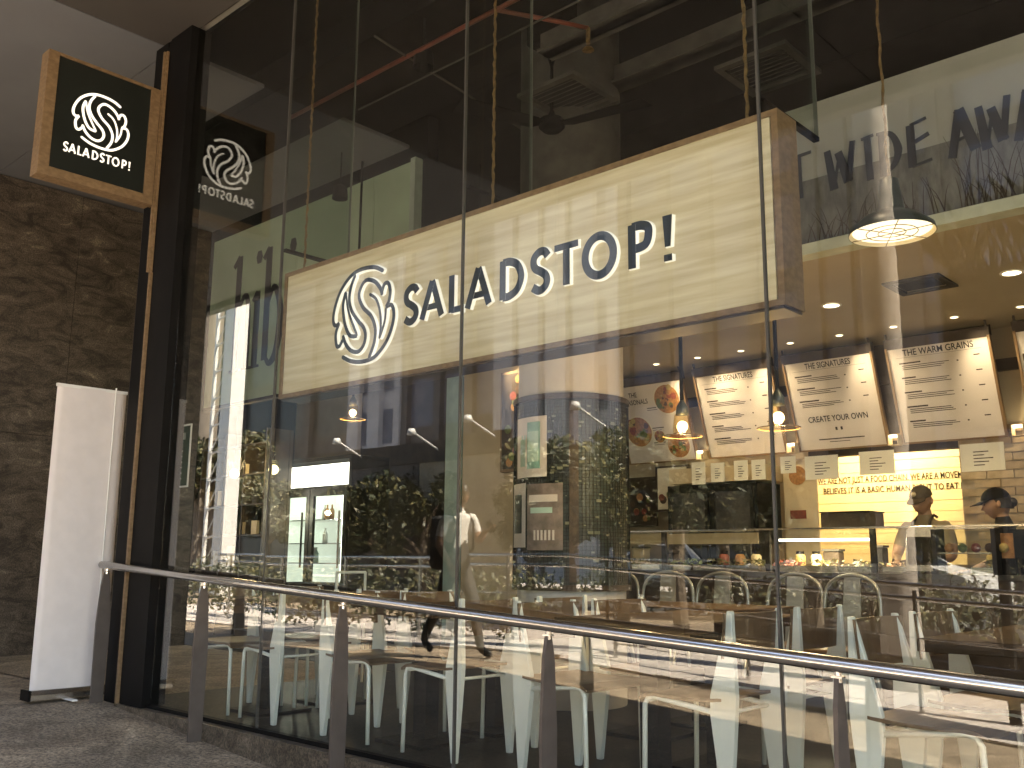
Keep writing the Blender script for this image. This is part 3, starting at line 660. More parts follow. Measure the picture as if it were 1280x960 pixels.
bl([([(-2.185, z1), (-2.185, z0)], .04), ([(-2.22, z1-.005), (-2.13, z1-.03), (-2.09, z1-.14), (-2.12, z0+.06), (-2.19, z0+.01)], [.014, .04, .014])])
bl([([(-2.01, z1-.01), (-2.01, z0+.01)], .04), ([(-2.01, z1-.01), (-1.91, z1+.01)], .014), ([(-2.01, z0+.16), (-1.9, z0+.2)], .02), ([(-2.01, z0+.012), (-1.89, z0+.03)], .014)])
A_(-1.775, -1.64); W_(-1.62, -1.45); A_(-1.41, -1.25)
bl([([(-1.2, z1), (-1.2, z0)], .04), ([(-1.19, z0+.12), (-1.07, z1)], .018), ([(-1.17, z0+.15), (-1.05, z0)], .04)])
bl([([(-.98, z1), (-.98, z0)], .04), ([(-.98, z1), (-.87, z1)], .015), ([(-.98, z0+.16), (-.88, z0+.17)], .015), ([(-.98, z0+.01), (-.86, z0+.01)], .015)])
# drawn grass blades on the mural
mb = MB(); rn = random.Random(9)
for k in range(150):
    x = rn.uniform(-2.8, -.4); h = rn.uniform(.08, .3)*(1.6 if x > -1.8 else .9); l = rn.uniform(-.12, .12)
    ribbon(mb, [(x, 3.08), (x+l*.4, 3.08+h*.6), (x+l, 3.08+h)], [.007, .002], .0005, lambda u, v, d: (u, 2.389-d, v), 3)
tag(mb.build('drawn_grass', [M_brown, M_brown], bk), kind='stuff')
lc = struct('low_ceiling', MB().box(-6.4, 2.5, 3.0, 2.9, 7.4, 3.06), mat('tan_ceiling', (.42, .36, .26), .8, var=.05, scale=2))
def downlight(x, y, r, lb, grp):
    t = thing('downlight', lb, 'downlight', (x, y, 2.995), group=grp)
    MB().lathe([(r, -.006), (r*1.25, -.008), (r*1.3, 0)], (x, y, 2.999), 20).build('ring', M_white, t)
    MB().lathe([(0, -.003), (r, -.004)], (x, y, 2.999), 20).build('lens', M_down, t)
    return t
dl = []
for k, x in enumerate((-5.5, -5.01, -4.53, -4.02, -3.55, -3.07, -2.57, -2.07, -1.57)):
    g = ['farthest left', 'second from the left', 'third from the left', 'fourth from the left', 'in the middle', 'fourth from the right', 'third from the right', 'second from the right', 'farthest right'][k]
    t = downlight(x, 4.69, .028, f'tiny warm downlight {g} in the row before the menu boards', 'small downlights in a row before the menus')
    if k % 2 == 0 or k == 1: lamp('SPOT', (x, 4.66, 2.97), 4, (1, .80, .56), t, .03, (x+.25, 5.12, 2.45), 80, .9)
for x, g in ((-3.16, 'large round downlight just right of the sign'), (-1.85, 'large round downlight at the right edge of the view'), (-4.6, 'large round downlight hidden behind the column')):
    t = downlight(x, 3.69, .06, g, 'large round downlights over the counter')
    lamp('SPOT', (x, 3.69, 2.97), 9, (1, .76, .45), t, .06, (x, 3.69, 0), 110, .7)
# ================================================================== MENU WALL, KITCHEN
mw = thing('menu_wall', 'tan wall behind the counter with a wide kitchen opening', 'wall', (-4, 5.3, 0))
box('wall', M_tan, (-6.4, 5.32, 0), (-4.2, 5.42, 3.0), mw)
box('wall', M_brown, (-4.2, 5.32, 2.0), (-2.82, 5.42, 3.0), mw)
box('wall', M_tan, (-2.82, 5.33, 0), (2.9, 5.42, 3.0), mw)
box('wall', M_tan, (-4.2, 5.32, 0), (-2.82, 5.42, 1.0), mw)
for x0, x1 in ((-6.38, -1.2),): 
    box('batten', M_brown, (x0, 5.27, 2.62), (x1, 5.318, 2.72), mw); box('batten', M_wood, (x0, 5.27, 2.1), (x1, 5.318, 2.16), mw)
BR = [MB().box(0, 0, 0, .205, .02, .062).mesh('brick', mat('brick%s' % 'abc'[k], c, .8, var=.12, scale=12, bump=.2)) for k, c in enumerate(((.55, .42, .26), (.48, .36, .22), (.6, .47, .3)))]
for r_ in range(15):
    for c_ in range(9):
        x = -2.815+c_*.215+(.107 if r_ % 2 else 0)
        link('brick', BR[(r_*5+c_*3) % 3], mw, (x, 5.309, 1.0+r_*.072))
# leaning menu boards
def board(k, xl, title, extra=None):
    wd = .83
    names = ['seasonal dishes menu board with salad bowl pictures, nearest the column', 'left signatures menu board, between the two hanging bulbs', 'signatures menu board with create your own in its lower half', 'warm grains menu board', 'menu board cut off at the right edge with a fork picture']
    t = thing('menu_board', names[k], 'menu board', (xl, 5.1, 2.07), group='leaning menu boards over the counter')
    O = Vector((xl, 5.26, 2.07)); U = Vector((0, -.27, .79)).normalized(); X = Vector((1, 0, 0)); N = U.cross(X)*1.0
    if N.y > 0: N = -N
    H = .84
    Mx = Matrix((( *(X),), (*(U),), (*(N),))).transposed().to_4x4(); Mx.translation = O
    def loc(mb, name, m, par=None): o = mb.build(name, m, par or t); o.data.transform(Mx); return o
    loc(MB().box(0, 0, -.02, wd, H, 0), 'board', M_paper)
    loc(MB().box(-.022, -.015, -.03, -.001, H+.015, .012).box(wd+.001, -.015, -.03, wd+.022, H+.015, .012).box(-.001, -.015, -.03, wd+.001, -.001, .012), 'frame', M_copper)
    loc(MB().box(-.022, H+.001, -.06, wd+.022, H+.09, .01), 'top_bar', M_brown)
    for xx in (.0, wd): loc(MB().box(xx-.008, H+.09, -.02, xx+.008, H+.22, -.008), 'hanger', M_brown)
    for (body, u, v, s, wd_) in title: text('heading', body, s, M_ink, t, Mx @ Matrix.Translation((u, v, .0015)), .0006, wide=wd_)
    rn = random.Random(k+3)
    mb = MB()
    if k != 0:
        ys = [.70-.13*j for j in range(5)] if k not in (2,) else [.70, .58, .46]
        for y in ys:
            mb.box(.08, y, .001, .08+rn.uniform(.12, .2), y+.012, .0016)
            for j in range(3): mb.box(.1, y-.02-j*.016, .001, .1+rn.uniform(.3, .42), y-.014-j*.016, .0016)
            mb.box(.7, y, .001, .75, y+.01, .0016); mb.box(.56, y-.03, .001, .575, y-.018, .0016)
        mb.box(.06, .755, .001, wd-.06, .757, .0016)
    else:
        for y in (.58, .36, .2): mb.box(.35, y, .001, .35+rn.uniform(.12, .2), y+.01, .0016).box(.35, y-.02, .001, .48, y-.014, .0016)
    if k == 2: mb.box(.2, .085, .001, .64, .095, .0016).box(.3, .06, .001, .5, .066, .0016).box(.38, .17, .001, .40, .2, .0016).box(.43, .17, .001, .45, .2, .0016)
    loc(mb, 'print_line', M_brown)
    return t, loc, Mx, N
def bowl_print(loc, u, v, r, seed):
    rn = random.Random(seed)
    b = loc(MB().lathe([(0, .0018), (r, .0018)], (u, v, 0), 24), 'bowl_picture', M_paper2)
    loc(MB().lathe([(0, .0026), (r*.9, .0026)], (u, v, 0), 24), 'bowl_fill', M_food[0], b)
    for k in range(26):
        a = rn.uniform(0, 6.28); q = rn.uniform(.05, .78)*r; s = rn.uniform(.07, .22)*r
        loc(MB().lathe([(0, .003+k*.00015), (s, .003+k*.00015)], (u+q*cos(a), v+q*sin(a), 0), 9), 'food_picture', M_food[(k*3) % 5], b)
M_paper2 = mat('bowl_white', (.8, .74, .62), .5, var=.03)
M_food = [mat('food_%s' % n, c, .6, var=.25, scale=40) for n, c in (('orange', (.42, .20, .07)), ('green', (.12, .16, .05)), ('red', (.26, .06, .04)), ('dark', (.09, .05, .03)), ('yellow', (.48, .36, .13)))]
t, loc, Mx, N = board(0, -6.24, [('THE', .2, .72, .075, .8), ('SEASONALS', .22, .64, .075, .8)])
bowl_print(loc, .62, .66, .17, 1); bowl_print(loc, .19, .34, .18, 2); bowl_print(loc, .44, .27, .075, 3); bowl_print(loc, .65, .16, .15, 4)
board(1, -5.23, [('THE SIGNATURES', .42, .77, .078, .72)])
board(2, -4.24, [('THE SIGNATURES', .42, .77, .078, .72), ('CREATE YOUR OWN', .42, .26, .078, .78)])
board(3, -3.25, [('THE WARM GRAINS', .42, .77, .08, .82)])
t, loc, Mx, N = board(4, -2.2, [])
loc(MB().box(.04, .42, .001, .4, .5, .002), 'food_picture', M_food[0]); loc(MB().box(.04, .5, .001, .06, .64, .002).box(.02, .6, .001, .14, .66, .002), 'fork_picture', M_brown)
# little lit boxes between the boards
for k, x in enumerate((-5.31, -4.3, -3.32, -2.3)):
    t = thing('step_light', ['small lit box light left of the second menu', 'small lit box light left of the create your own menu', 'small lit box light left of the warm grains menu', 'small lit box light left of the rightmost menu'][k], 'light', (x, 5.2, 2.08), group='small box lights between the menus')
    MB().box(x-.045, 5.16, 2.045, x+.045, 5.26, 2.05).box(x-.045, 5.16, 2.05, x-.04, 5.26, 2.14).box(x+.04, 5.16, 2.05, x+.045, 5.26, 2.14).build('box', M_cream, t); box('tube', M_down, (x-.038, 5.18, 2.12), (x+.038, 5.24, 2.138), t)
# kitchen beyond the opening
kw = thing('tiled_kitchen_wall', 'cream boarded kitchen wall lettered with a food chain quotation', 'wall', (-4, 6.5, 0))
box('wall', M_cream, (-6.4, 6.53, 0), (2.9, 6.6, 3.0), kw)
M_tile = mat('cream_board', (.8, .7, .48), .4, var=.05, scale=4)
for k in range(16): box('board', M_tile, (-6.0, 6.515-.003*(k % 2), .9+k*.105), (-1.5, 6.53, .9+k*.105+.1), kw)
M_txt = mat('brown_lettering', (.13, .085, .045), .6)
for body, z, a, b in (('"WE ARE NOT JUST A FOOD CHAIN. WE ARE A MOVEMENT THAT', 1.845, -4.7, -2.9), ('BELIEVES IT IS A BASIC HUMAN RIGHT TO EAT BETTER. WE', 1.735, -4.62, -2.85)):
    o = text('lettering', body, .1, M_txt, kw, FACE, .001, 'LEFT', 1); me = o.data; xs_ = [v.co.x for v in me.vertices]; s = (b-a)/(max(xs_)-min(xs_))
    for v in me.vertices: v.co = Vector((a+(v.co.x-min(xs_))*s, 6.509, z+v.co.z*.9))
lt = thing('kitchen_light', 'bright strip light at the top of the kitchen opening', 'light', (-3.6, 6.2, 2.3))
box('housing', M_white, (-4.88, 6.3, 2.3), (-3.0, 6.42, 2.33), lt); box('tube', M_down, (-4.88, 6.32, 2.28), (-3.02, 6.4, 2.299), lt)
lamp('AREA', (-3.9, 6.0, 2.55), 11, (1, .74, .4), lt, .7, (-3.9, 6.5, 1.3))
# kitchen side partition and orange banner left of the opening
o = box('kitchen_partition', M_cream, (-4.95, 5.9, 0), (-4.9, 6.5, 2.3)); tag(o, 'cream end panel inside the kitchen opening', 'partition')
pp = thing('standing_poster', 'tall cream poster with orange fruit picture left of the kitchen opening', 'poster', (-4.3, 5.2, 1.0))
box('sheet', M_cream, (-4.42, 5.22, 1.0), (-4.08, 5.235, 1.98), pp)
MB().lathe([(0, 0), (.09, 0)], (0, 0, 0), 18).build('fruit_picture', M_food[0], pp, loc=(-4.27, 5.217, 1.83), rot=(pi/2, 0, 0))
box('print_line', M_food[2], (-4.36, 5.216, 1.42), (-4.2, 5.2195, 1.5), pp)
# fridge
fg = thing('drinks_fridge', 'black two-door drinks fridge under the left menus', 'fridge', (-5, 5.0, 0))
box('cabinet', M_black, (-5.5, 4.85, 0), (-4.5, 5.3, 1.76), fg)
for a, b in ((-5.47, -5.02), (-4.98, -4.53)):
    d = MB().box(a, 4.82, .15, b, 4.849, .19).box(a, 4.82, 1.68, b, 4.849, 1.72).box(a, 4.82, .19, a+.035, 4.849, 1.68).box(b-.035, 4.82, .19, b, 4.849, 1.68).build('door', M_black, fg)
    box('glass', mat('fridge_glass', (.035, .033, .03), .12, var=.4, scale=8), (a+.035, 4.828, .19), (b-.035, 4.838, 1.68), d)
    box('handle', M_chrome, (b-.028, 4.79, .9), (b-.016, 4.815, 1.25), d)
    for z in (.6, .95, 1.3): box('shelf', M_chrome, (a+.04, 4.818, z), (b-.04, 4.827, z+.008), d)
o = box('menu_shelf', M_cream, (-5.5, 4.88, 1.78), (-4.45, 5.3, 1.93)); tag(o, 'pale yellow box shelf on top of the drinks fridge', 'shelf')
# hanging small menus
def hang(x0, x1, zb, zt, lb, y=4.75, m=None, lines=True, grp='small menus hanging over the counter', pic=None):
    t = thing('hanging_menu', lb, 'menu', (x0, y, zb), group=grp)
    box('sheet', m or M_paper_lit, (x0, y, zb), (x1, y+.006, zt), t)
    w_ = x1-x0
    if lines:
        mb = MB()
        for j in range(5): mb.box(x0+w_*.3, y-.0015, zb+(zt-zb)*(.2+.12*j), x0+w_*(.55+.2*((j*7) % 3)/2), y-.0005, zb+(zt-zb)*(.235+.12*j))
        mb.build('print_line', M_brown, t)
    return t
M_paper_lit = mat('white_card', (.9, .87, .74), .6, var=.02)  # card colour raised for the light behind the hanging sheets
def hp(x0, y0, x1, y1, Y): a, b = PY(x0, y1, Y), PY(x1, y0, Y); return a.x, b.x, a.z, b.z
for k, (a, lb) in enumerate((((865, 577, 881, 606), 'white card menu, first of four over the fridge'), ((889, 578, 905, 603), 'white card menu, second of four over the fridge'), ((918, 575, 934, 601), 'white card menu, third of four over the fridge'), ((940, 574, 956, 600), 'white card menu, fourth of four over the fridge'), ((976, 570, 994, 592), 'white card with orange picture right of the pane joint'), ((1007, 568, 1047, 600), 'wide white card menu at the left of the kitchen opening'), ((1075, 562, 1117, 594), 'wide white card menu in the middle of the kitchen opening'), ((1202, 552, 1254, 590), 'wide white card menu on the brick wall'))):
    x0_, x1_, zb, zt = hp(*a, 4.75); hang(x0_, x1_, zb, zt, lb)
for a, lb, Y in (((822, 583, 858, 637), 'framed poster of people below the seasonal menu', 5.2), ((784, 598, 818, 656), 'framed dark poster next to the column', 5.2)):
    x0_, x1_, zb, zt = hp(*a, Y); t = thing('framed_poster', lb, 'picture', (x0_, Y, zb), group='framed posters by the counter')
    MB().box(x0_-.02, Y, zb-.02, x1_+.02, Y+.03, zb).box(x0_-.02, Y, zt, x1_+.02, Y+.03, zt+.02).box(x0_-.02, Y, zb, x0_, Y+.03, zt).box(x1_, Y, zb, x1_+.02, Y+.03, zt).build('frame', M_brown, t)
    box('picture', M_paper_lit if Y and 'people' in lb else M_brown, (x0_, Y+.01, zb), (x1_, Y+.02, zt), t)
    rn = random.Random(len(lb))
    for k in range(9):
        x = rn.uniform(x0_+.04, x1_-.04); z = rn.uniform(zb+.04, zb+(zt-zb)*.62); s = rn.uniform(.02, .045)
        MB().lathe([(0, 0), (s, 0)], (0, 0, 0), 10).build('picture_spot', M_food[k % 5], t, loc=(x, Y+.008-.0005*k, z), rot=(pi/2, 0, 0))
# ================================================================== COUNTER
ct = thing('food_counter', 'long dark food counter with glass sneeze guard and trays of salad', 'counter', (-3.5, 3.9, 0))
box('front', M_brown, (-6.3, 3.9, 0), (2.8, 3.96, .90), ct)
box('worktop', mat('dark_stone', (.05, .045, .04), .3, var=.3, scale=20), (-6.3, 3.87, .901), (2.8, 4.6, .935), ct)
box('back', M_brown, (-6.3, 4.5, 0), (2.8, 4.55, .90), ct)
g = MB()
xs_ = [-6.2, -4.95, -3.93, -3.05, -2.55, -2.1, -1.1, -.1]
for a, b in zip(xs_, xs_[1:]):
    box('guard_glass', M_clear, (a+.03, 3.95, .945), (b-.03, 3.958, 1.27), ct)
for x in xs_: box('upright', M_duct, (x-.02, 3.94, .936), (x+.02, 3.975, 1.27), ct)
box('guard_shelf', M_clear, (-6.22, 3.94, 1.272), (-.1, 4.3, 1.28), ct)
box('guard_rim', M_chrome, (-6.22, 3.93, 1.271), (-.1, 3.939, 1.285), ct)
for x0_, x1_ in ((-3.85, -3.1),): box('strip_light', emis('strip_tube', (1, .93, .8), .9), (x0_, 3.99, 1.18), (x1_, 4.02, 1.2), ct)
lamp('AREA', (-3.5, 4.2, 1.24), 4.5, (1, .85, .6), ct, .5, (-3.5, 4.2, 0))
box('underboard', M_tan, (-5.9, 4.28, 1.17), (-4.2, 4.3, 1.265), ct)
rn = random.Random(5)
for k in range(16):
    x = -6.0+k*.33
    if -3.0 < x < -2.6: continue
    tr = MB().box(x, 4.0, .936, x+.3, 4.4, .94).box(x, 4.0, .94, x+.3, 4.006, .985).box(x, 4.394, .94, x+.3, 4.4, .985).box(x, 4.006, .94, x+.006, 4.394, .985).box(x+.294, 4.006, .94, x+.3, 4.394, .985).build('tray', M_chrome, ct)
    mb = MB()
    for j in range(60):
        p = Vector((x+rn.uniform(.03, .27), rn.uniform(4.03, 4.37), .96+rn.uniform(0, .07))); n1 = Vector((rn.uniform(-1, 1), rn.uniform(-1, 1), rn.uniform(-.6, .6)))*.025; n2 = Vector((rn.uniform(-1, 1), rn.uniform(-1, 1), rn.uniform(-.6, .6)))*.022
        mb.add([p-n1, p+n2, p+n1, p-n2+Vector((0, 0, .012))], [(0, 1, 2), (0, 2, 3)])
    tag(mb.build('salad', M_lettuce if k % 3 else M_food[(k//3) % 5], tr), kind='stuff')
def jar(x, y, z, r, h, m, lb, grp):
    t = thing('jar', lb, 'jar', (x, y, z), group=grp)
    MB().lathe([(0, 0), (r, 0), (r, h*.75), (r*.7, h*.86), (0, h*.86)], (x, y, z), 14).build('body', m, t, smooth=True); MB().lathe([(r*.72, h*.86), (r*.72, h), (0, h)], (x, y, z), 14).build('lid', M_black, t)
for k, (px, m, nm) in enumerate(((905, M_food[2], 'red sauce'), (925, M_food[0], 'orange'), (945, M_cream, 'cream'), (1000, M_food[4], 'yellow'), (1020, M_cream, 'pale'), (1240, M_food[4], 'amber'))):
    p = PY(px, 690, 4.45); jar(p.x, 4.45, .936, .045, .17, m, f'small {nm} jar standing on the back edge of the counter', 'jars along the counter')
# till box, dispenser, case, tablet
p = PY(1079, 650, 4.35)
t = thing('till_box', 'dark brown wooden box on the glass guard between the uprights', 'box', (p.x, 4.2, 1.281))
MB().box(p.x-.2, 4.0, 1.281, p.x+.2, 4.28, 1.40).build('body', M_brown, t, bevel=.006); box('lid', M_black, (p.x-.205, 3.99, 1.401), (p.x+.205, 4.285, 1.41), t)
p = PY(1148, 690, 3.8)
t = thing('steel_dispenser', 'shiny steel napkin stand with rounded top in front of the capped server', 'dispenser', (p.x, 3.8, .936))
MB().prism([(p.x-.12, .95), (p.x+.1, .95), (p.x+.12, 1.24), (p.x+.1, 1.28), (p.x-.07, 1.28), (p.x-.095, 1.25)], 'y', 3.84, 3.93).build('body', M_chrome, t, bevel=.006)
box('base', M_black, (p.x-.13, 3.82, .936), (p.x+.13, 3.95, .95), t)
MB().box(p.x-.09, 3.833, 1.0, p.x+.08, 3.839, 1.2).build('panel', M_duct, t)
p = PY(1180, 690, 4.1)
t = thing('display_case', 'glass display case with steel ends to the right of the dispenser', 'display case', (p.x, 4.1, .936))
a_, b_ = PY(1172, 700, 3.85).x, PY(1252, 700, 3.85).x
box('side', M_duct, (a_, 3.75, .936), (a_+.03, 3.93, 1.25), t); box('side', M_duct, (b_-.03, 3.75, .936), (b_, 3.93, 1.25), t); box('top', M_chrome, (a_, 3.75, 1.251), (b_, 3.93, 1.26), t)
box('pane', M_clear, (a_+.03, 3.76, .936), (b_-.03, 3.765, 1.25), t); box('shelf', M_chrome, (a_+.03, 3.77, 1.08), (b_-.03, 3.92, 1.087), t)
for k in range(5): MB().ball((a_+.09+k*.09, 3.84, 1.12), .034, 10, 6).build('wrapped_roll', M_food[k % 5], t, smooth=True)
p = PY(1262, 690, 3.9)
t = thing('card_stand', 'orange card standing on the counter at the right edge', 'card', (p.x, 3.9, .936)); MB().box(p.x-.04, 3.86, 1.05, p.x+.04, 3.87, 1.22).build('card', M_food[0], t); MB().box(p.x-.05, 3.85, .936, p.x+.05, 3.89, 1.05).build('base', M_black, t)
p = PY(1275, 680, 4.0)
t = thing('tablet', 'grey tablet screen on a stand at the far right of the counter', 'tablet', (p.x, 4.0, .936)); MB().box(p.x-.07, 4.0, 1.05, p.x+.15, 4.015, 1.25).build('screen', M_duct, t); MB().box(p.x, 4.01, .936, p.x+.05, 4.03, 1.05).build('stand', M_black, t)
# ================================================================== LEFT SIDE SEEN THROUGH THE GLASS
hb = thing('neighbour_fascia', 'green glass fascia with tall black serif lettering high on the left', 'fascia', (-9, 2.6, 2.8))
for a, b in ((-10.75, -8.9), (-8.895, -7.55), (-7.545, -6.95)): box('panel', M_teal, (a, 2.6, 2.82), (b-.004, 2.62, 4.95), hb)
box('post', mat('pale_post', (.32, .38, .33), .5), (-6.94, 2.56, 2.85), (-6.87, 2.66, 4.96), hb)
box('bottom_rail', M_black, (-10.75, 2.585, 2.78), (-6.95, 2.65, 2.815), hb)
fH = lambda u, v, d: (u, 2.6-d, v)
def hl(name, st):
    mb = MB()
    for k, (pts, wd, sm) in enumerate(st): ribbon(mb, pts, wd, .008+.0006*k, fH, sm)
    mb.build(name, [M_ink, M_ink], hb)
def serif(x, z, w_=.2): return ([(x-w_/2, z), (x+w_/2, z)], .03, 0)
hl('letter', [([(-10.1, 3.2), (-10.1, 4.62)], .11, 0), ([(-10.1, 4.62), (-10.22, 4.5)], .06, 0), serif(-10.1, 3.2), ([(-10.06, 3.95), (-9.95, 4.1), (-9.86, 3.95), (-9.84, 3.2)], [.04, .11], 5), serif(-9.84, 3.2, .18)])
hl('letter', [([(-9.67, 3.2), (-9.67, 4.1)], .11, 0), ([(-9.67, 4.1), (-9.76, 4.0)], .05, 0), serif(-9.67, 3.2), ([(-9.67, 4.45), (-9.67, 4.6)], [.07, .12, .07], 2)])
hl('letter', [([(-9.46, 3.25), (-9.46, 4.6)], .11, 0), ([(-9.46, 4.6), (-9.57, 4.48)], .06, 0), ([(-9.44, 3.9), (-9.33, 4.1), (-9.2, 3.9), (-9.17, 3.6), (-9.24, 3.3), (-9.36, 3.2), (-9.46, 3.32)], [.04, .13, .04], 6)])
hl('letter', [([(-8.98, 3.2), (-8.98, 4.1)], .11, 0), serif(-8.98, 3.2), ([(-8.98, 4.44), (-8.98, 4.6)], [.07, .12, .07], 2)])
struct('recess_back_wall', MB().box(-10.8, 2.66, 4.96, -6.8, 2.8, 5.42), M_dark)
# neighbour interior
M_tan2 = mat('tan_stucco', (.42, .35, .24), .8, var=.08, scale=3, bump=.1)
o = box('neighbour_wall', M_tan, (-14.2, 6.3, 0), (-6.45, 6.4, 4.4)); XW = PY(578, 600, 4.27).x; XP = PY(556, 600, 4.27).x; tag(o, 'warm tan wall of the neighbouring room seen through the glass', 'wall')
o = box('dark_wall_panel', M_brown, (-12.1, 6.1, 0), (-6.6, 6.28, 4.3)); tag(o, 'dark wood wall panel left of the pale door post', 'panel')
o = box('door_post', mat('pale_teal_paint', (.25, .36, .33), .6), (XP, 4.27, 0), (XW-.02, 4.5, 4.0)); tag(o, 'pale teal upright post beside the spotlit wall', 'post')
# tall picture on spotlit wall next to the column
t = thing('tall_picture', 'tall framed food picture by the left edge of the column', 'picture', (-7.1, 4.2, 1.9))
a = PY(634, 505, 4.2)
box('frame', M_wood, (a.x-.1, 4.2, 1.95), (a.x+.5, 4.26, 3.05), t); box('picture', M_brown, (a.x-.07, 4.19, 1.98), (a.x+.47, 4.199, 3.02), t)
for k in range(16): MB().lathe([(0, 0), (.05, 0)], (0, 0, 0), 10).build('picture_spot', M_food[k % 5], t, loc=(a.x+rn.uniform(0, .4), 4.187-.0004*k, 2.05+.06*k), rot=(pi/2, 0, 0))
o = box('spotlit_wall', M_tan2, (XW, 4.27, 0), (-6.3, 4.35, 4.0)); tag(o, 'cream wall washed by a spotlight left of the column', 'wall')
t = thing('wall_spotlight', 'hidden ceiling spotlight washing the cream wall by the column', 'spotlight', (-7.25, 3.85, 3.5)); MB().tube([(-7.25, 3.85, 5.4), (-7.25, 3.85, 3.5)], .008, 6).tube([(-7.25, 3.85, 3.5), (-7.2, 3.9, 3.4)], .03, 10).build('housing', M_black, t)
lamp('SPOT', (-7.2, 3.93, 3.4), 22, (1, .84, .6), t, .03, (-6.95, 4.27, 2.75), 40, 1)
# bookshelf at left
bsf = thing('tall_shelf', 'tall dark shelf unit with jars and cards at the far left', 'shelf', (-11.5, 3.4, 0))
box('back', M_brown, (-12.5, 3.95, 0), (-10.86, 4.0, 2.7), bsf)
for x in (-12.5, -11.9, -11.4, -10.89): box('side', M_brown, (x, 3.6, 0), (x+.025, 3.949, 2.7), bsf)
for z in (.1, .5, .9, 1.3, 1.7, 2.1, 2.5): box('shelf', M_brown, (-12.47, 3.601, z), (-10.895, 3.948, z+.02), bsf)
rn = random.Random(11)
for k in range(15):
    x = -12.4+(k % 5)*.3+rn.random()*.08; z = (.52, .92, 1.32, 1.72, 2.12)[(k//3+k) % 5]; h = rn.uniform(.12, .25); 
    o = MB().box(x, 3.62, z+.002, x+rn.uniform(.06, .14), 3.66, z+h).build('shelf_card', [M_cream, M_tan, M_duct][k % 3])
    tag(o, ['cream', 'tan', 'dark grey'][k % 3]+' packet on the tall dark shelf, '+['left', 'inner left', 'middle', 'inner right', 'right'][k % 5]+' of the board '+['lowest', 'second lowest', 'at waist height', 'second highest', 'highest'][(k//3+k) % 5], 'packet', 'packets on the far left shelf')
for px, py, lb in ((293, 592, 'round glowing globe lamp nearer the corner post'), (342, 587, 'round glowing globe lamp beside the bright fridge')):
    p = PY(px, py, 3.4); t = thing('globe_lamp', lb, 'lamp', p, group='globe lamps at the left')
    MB().ball(p, .062, 18, 12).build('globe', emis('globe_glow', (1, .86, .4), .7), t, smooth=True); MB().tube([(p.x, p.y, p.z+.06), (p.x, p.y, 5.4 if p.y < 2.5 else 4.9)], .006, 6).build('cord', M_black, t)
lamp('POINT', (-10.9, 3.2, 2.2), 2.5, (1, .75, .4), None, .1).name = 'globe_light'
# bright glass-door display fridge
Yf = 4.0
bf = thing('display_fridge', 'brightly lit glass door display fridge seen deep at left', 'fridge', (-10.4, Yf, 0))
a = PY(347, 700, Yf).x; b = PY(432, 700, Yf).x
MB().box(a-.05, Yf, 0, a, Yf+.6, 2.25).box(b, Yf, 0, b+.05, Yf+.6, 2.25).box(a, Yf+.55, 0, b, Yf+.6, 2.25).box(a, Yf, 0, b, Yf+.55, .7).box(a-.05, Yf, 2.251, b+.05, Yf+.6, 2.3).build('cabinet', M_duct, bf)
box('header', emis('fridge_header', (.95, 1, .93), .55), (a, Yf, 1.93), (b, Yf+.03, 2.2), bf)
M_fin_ = mat('fridge_inside_glow', (.75, .85, .8), .5, var=.05, emit=.1, ecol=(.85, 1, .93))  # lining given its own glow for the lit cabinet
box('lining', M_fin_, (a+.01, Yf+.5, .71), (b-.01, Yf+.54, 1.9), bf)
box('lining', M_fin_, (a+.001, Yf+.03, .71), (a+.009, Yf+.5, 1.9), bf)
m_ = (a+b)/2-.05
for x0_, x1_ in ((a, m_), (m_+.02, b)):
    d = MB().box(x0_, Yf-.02, .72, x0_+.07, Yf+.02, 1.9).box(x1_-.07, Yf-.02, .72, x1_, Yf+.02, 1.9).box(x0_+.07, Yf-.02, 1.8, x1_-.07, Yf+.02, 1.9).build('door', M_duct, bf)
    box('glass', M_clear, (x0_+.07, Yf-.005, .72), (x1_-.07, Yf+.003, 1.8), d); MB().tube([(x1_-.1, Yf-.05, .9), (x1_-.1, Yf-.05, 1.6)], .014, 8).build('handle', M_black if x0_ == a else M_chrome, d)
for z in (.95, 1.2, 1.5): box('shelf', M_chrome, (a+.02, Yf+.1, z), (b-.02, Yf+.5, z+.012), bf)
for k in range(12):
    x = a+.15+rn.random()*(b-a-.3); z = rn.choice((.962, 1.212, 1.512)); 
    MB().lathe([(0, 0), (.035, 0), (.035, .12), (.012, .16), (.012, .2), (0, .2)], (x, Yf+.3, z), 10).build('bottle', rn.choice([M_greenish, M_food[0], M_aqua, M_white, M_food[2]]), bf, smooth=True)
box('light_tube', emis('fridge_tube', (.9, 1, .95), 1.0), (b-.17, Yf+.05, .75), (b-.12, Yf+.09, 1.8), bf)
lamp('POINT', ((a+b)/2, Yf-.25, 1.6), 3, (.9, 1, .9), bf, .03)
# notice in the window by the corner post
t = thing('window_notice', 'dark green notice with white frame hung inside the left glass pane', 'notice', (-6.3, .25, 1.2))
c0, c1 = PY(209, 575, .12), PY(237, 570, .12); c0.z = PY(225, 532, .12).z; c1.z = PY(220, 610, .12).z
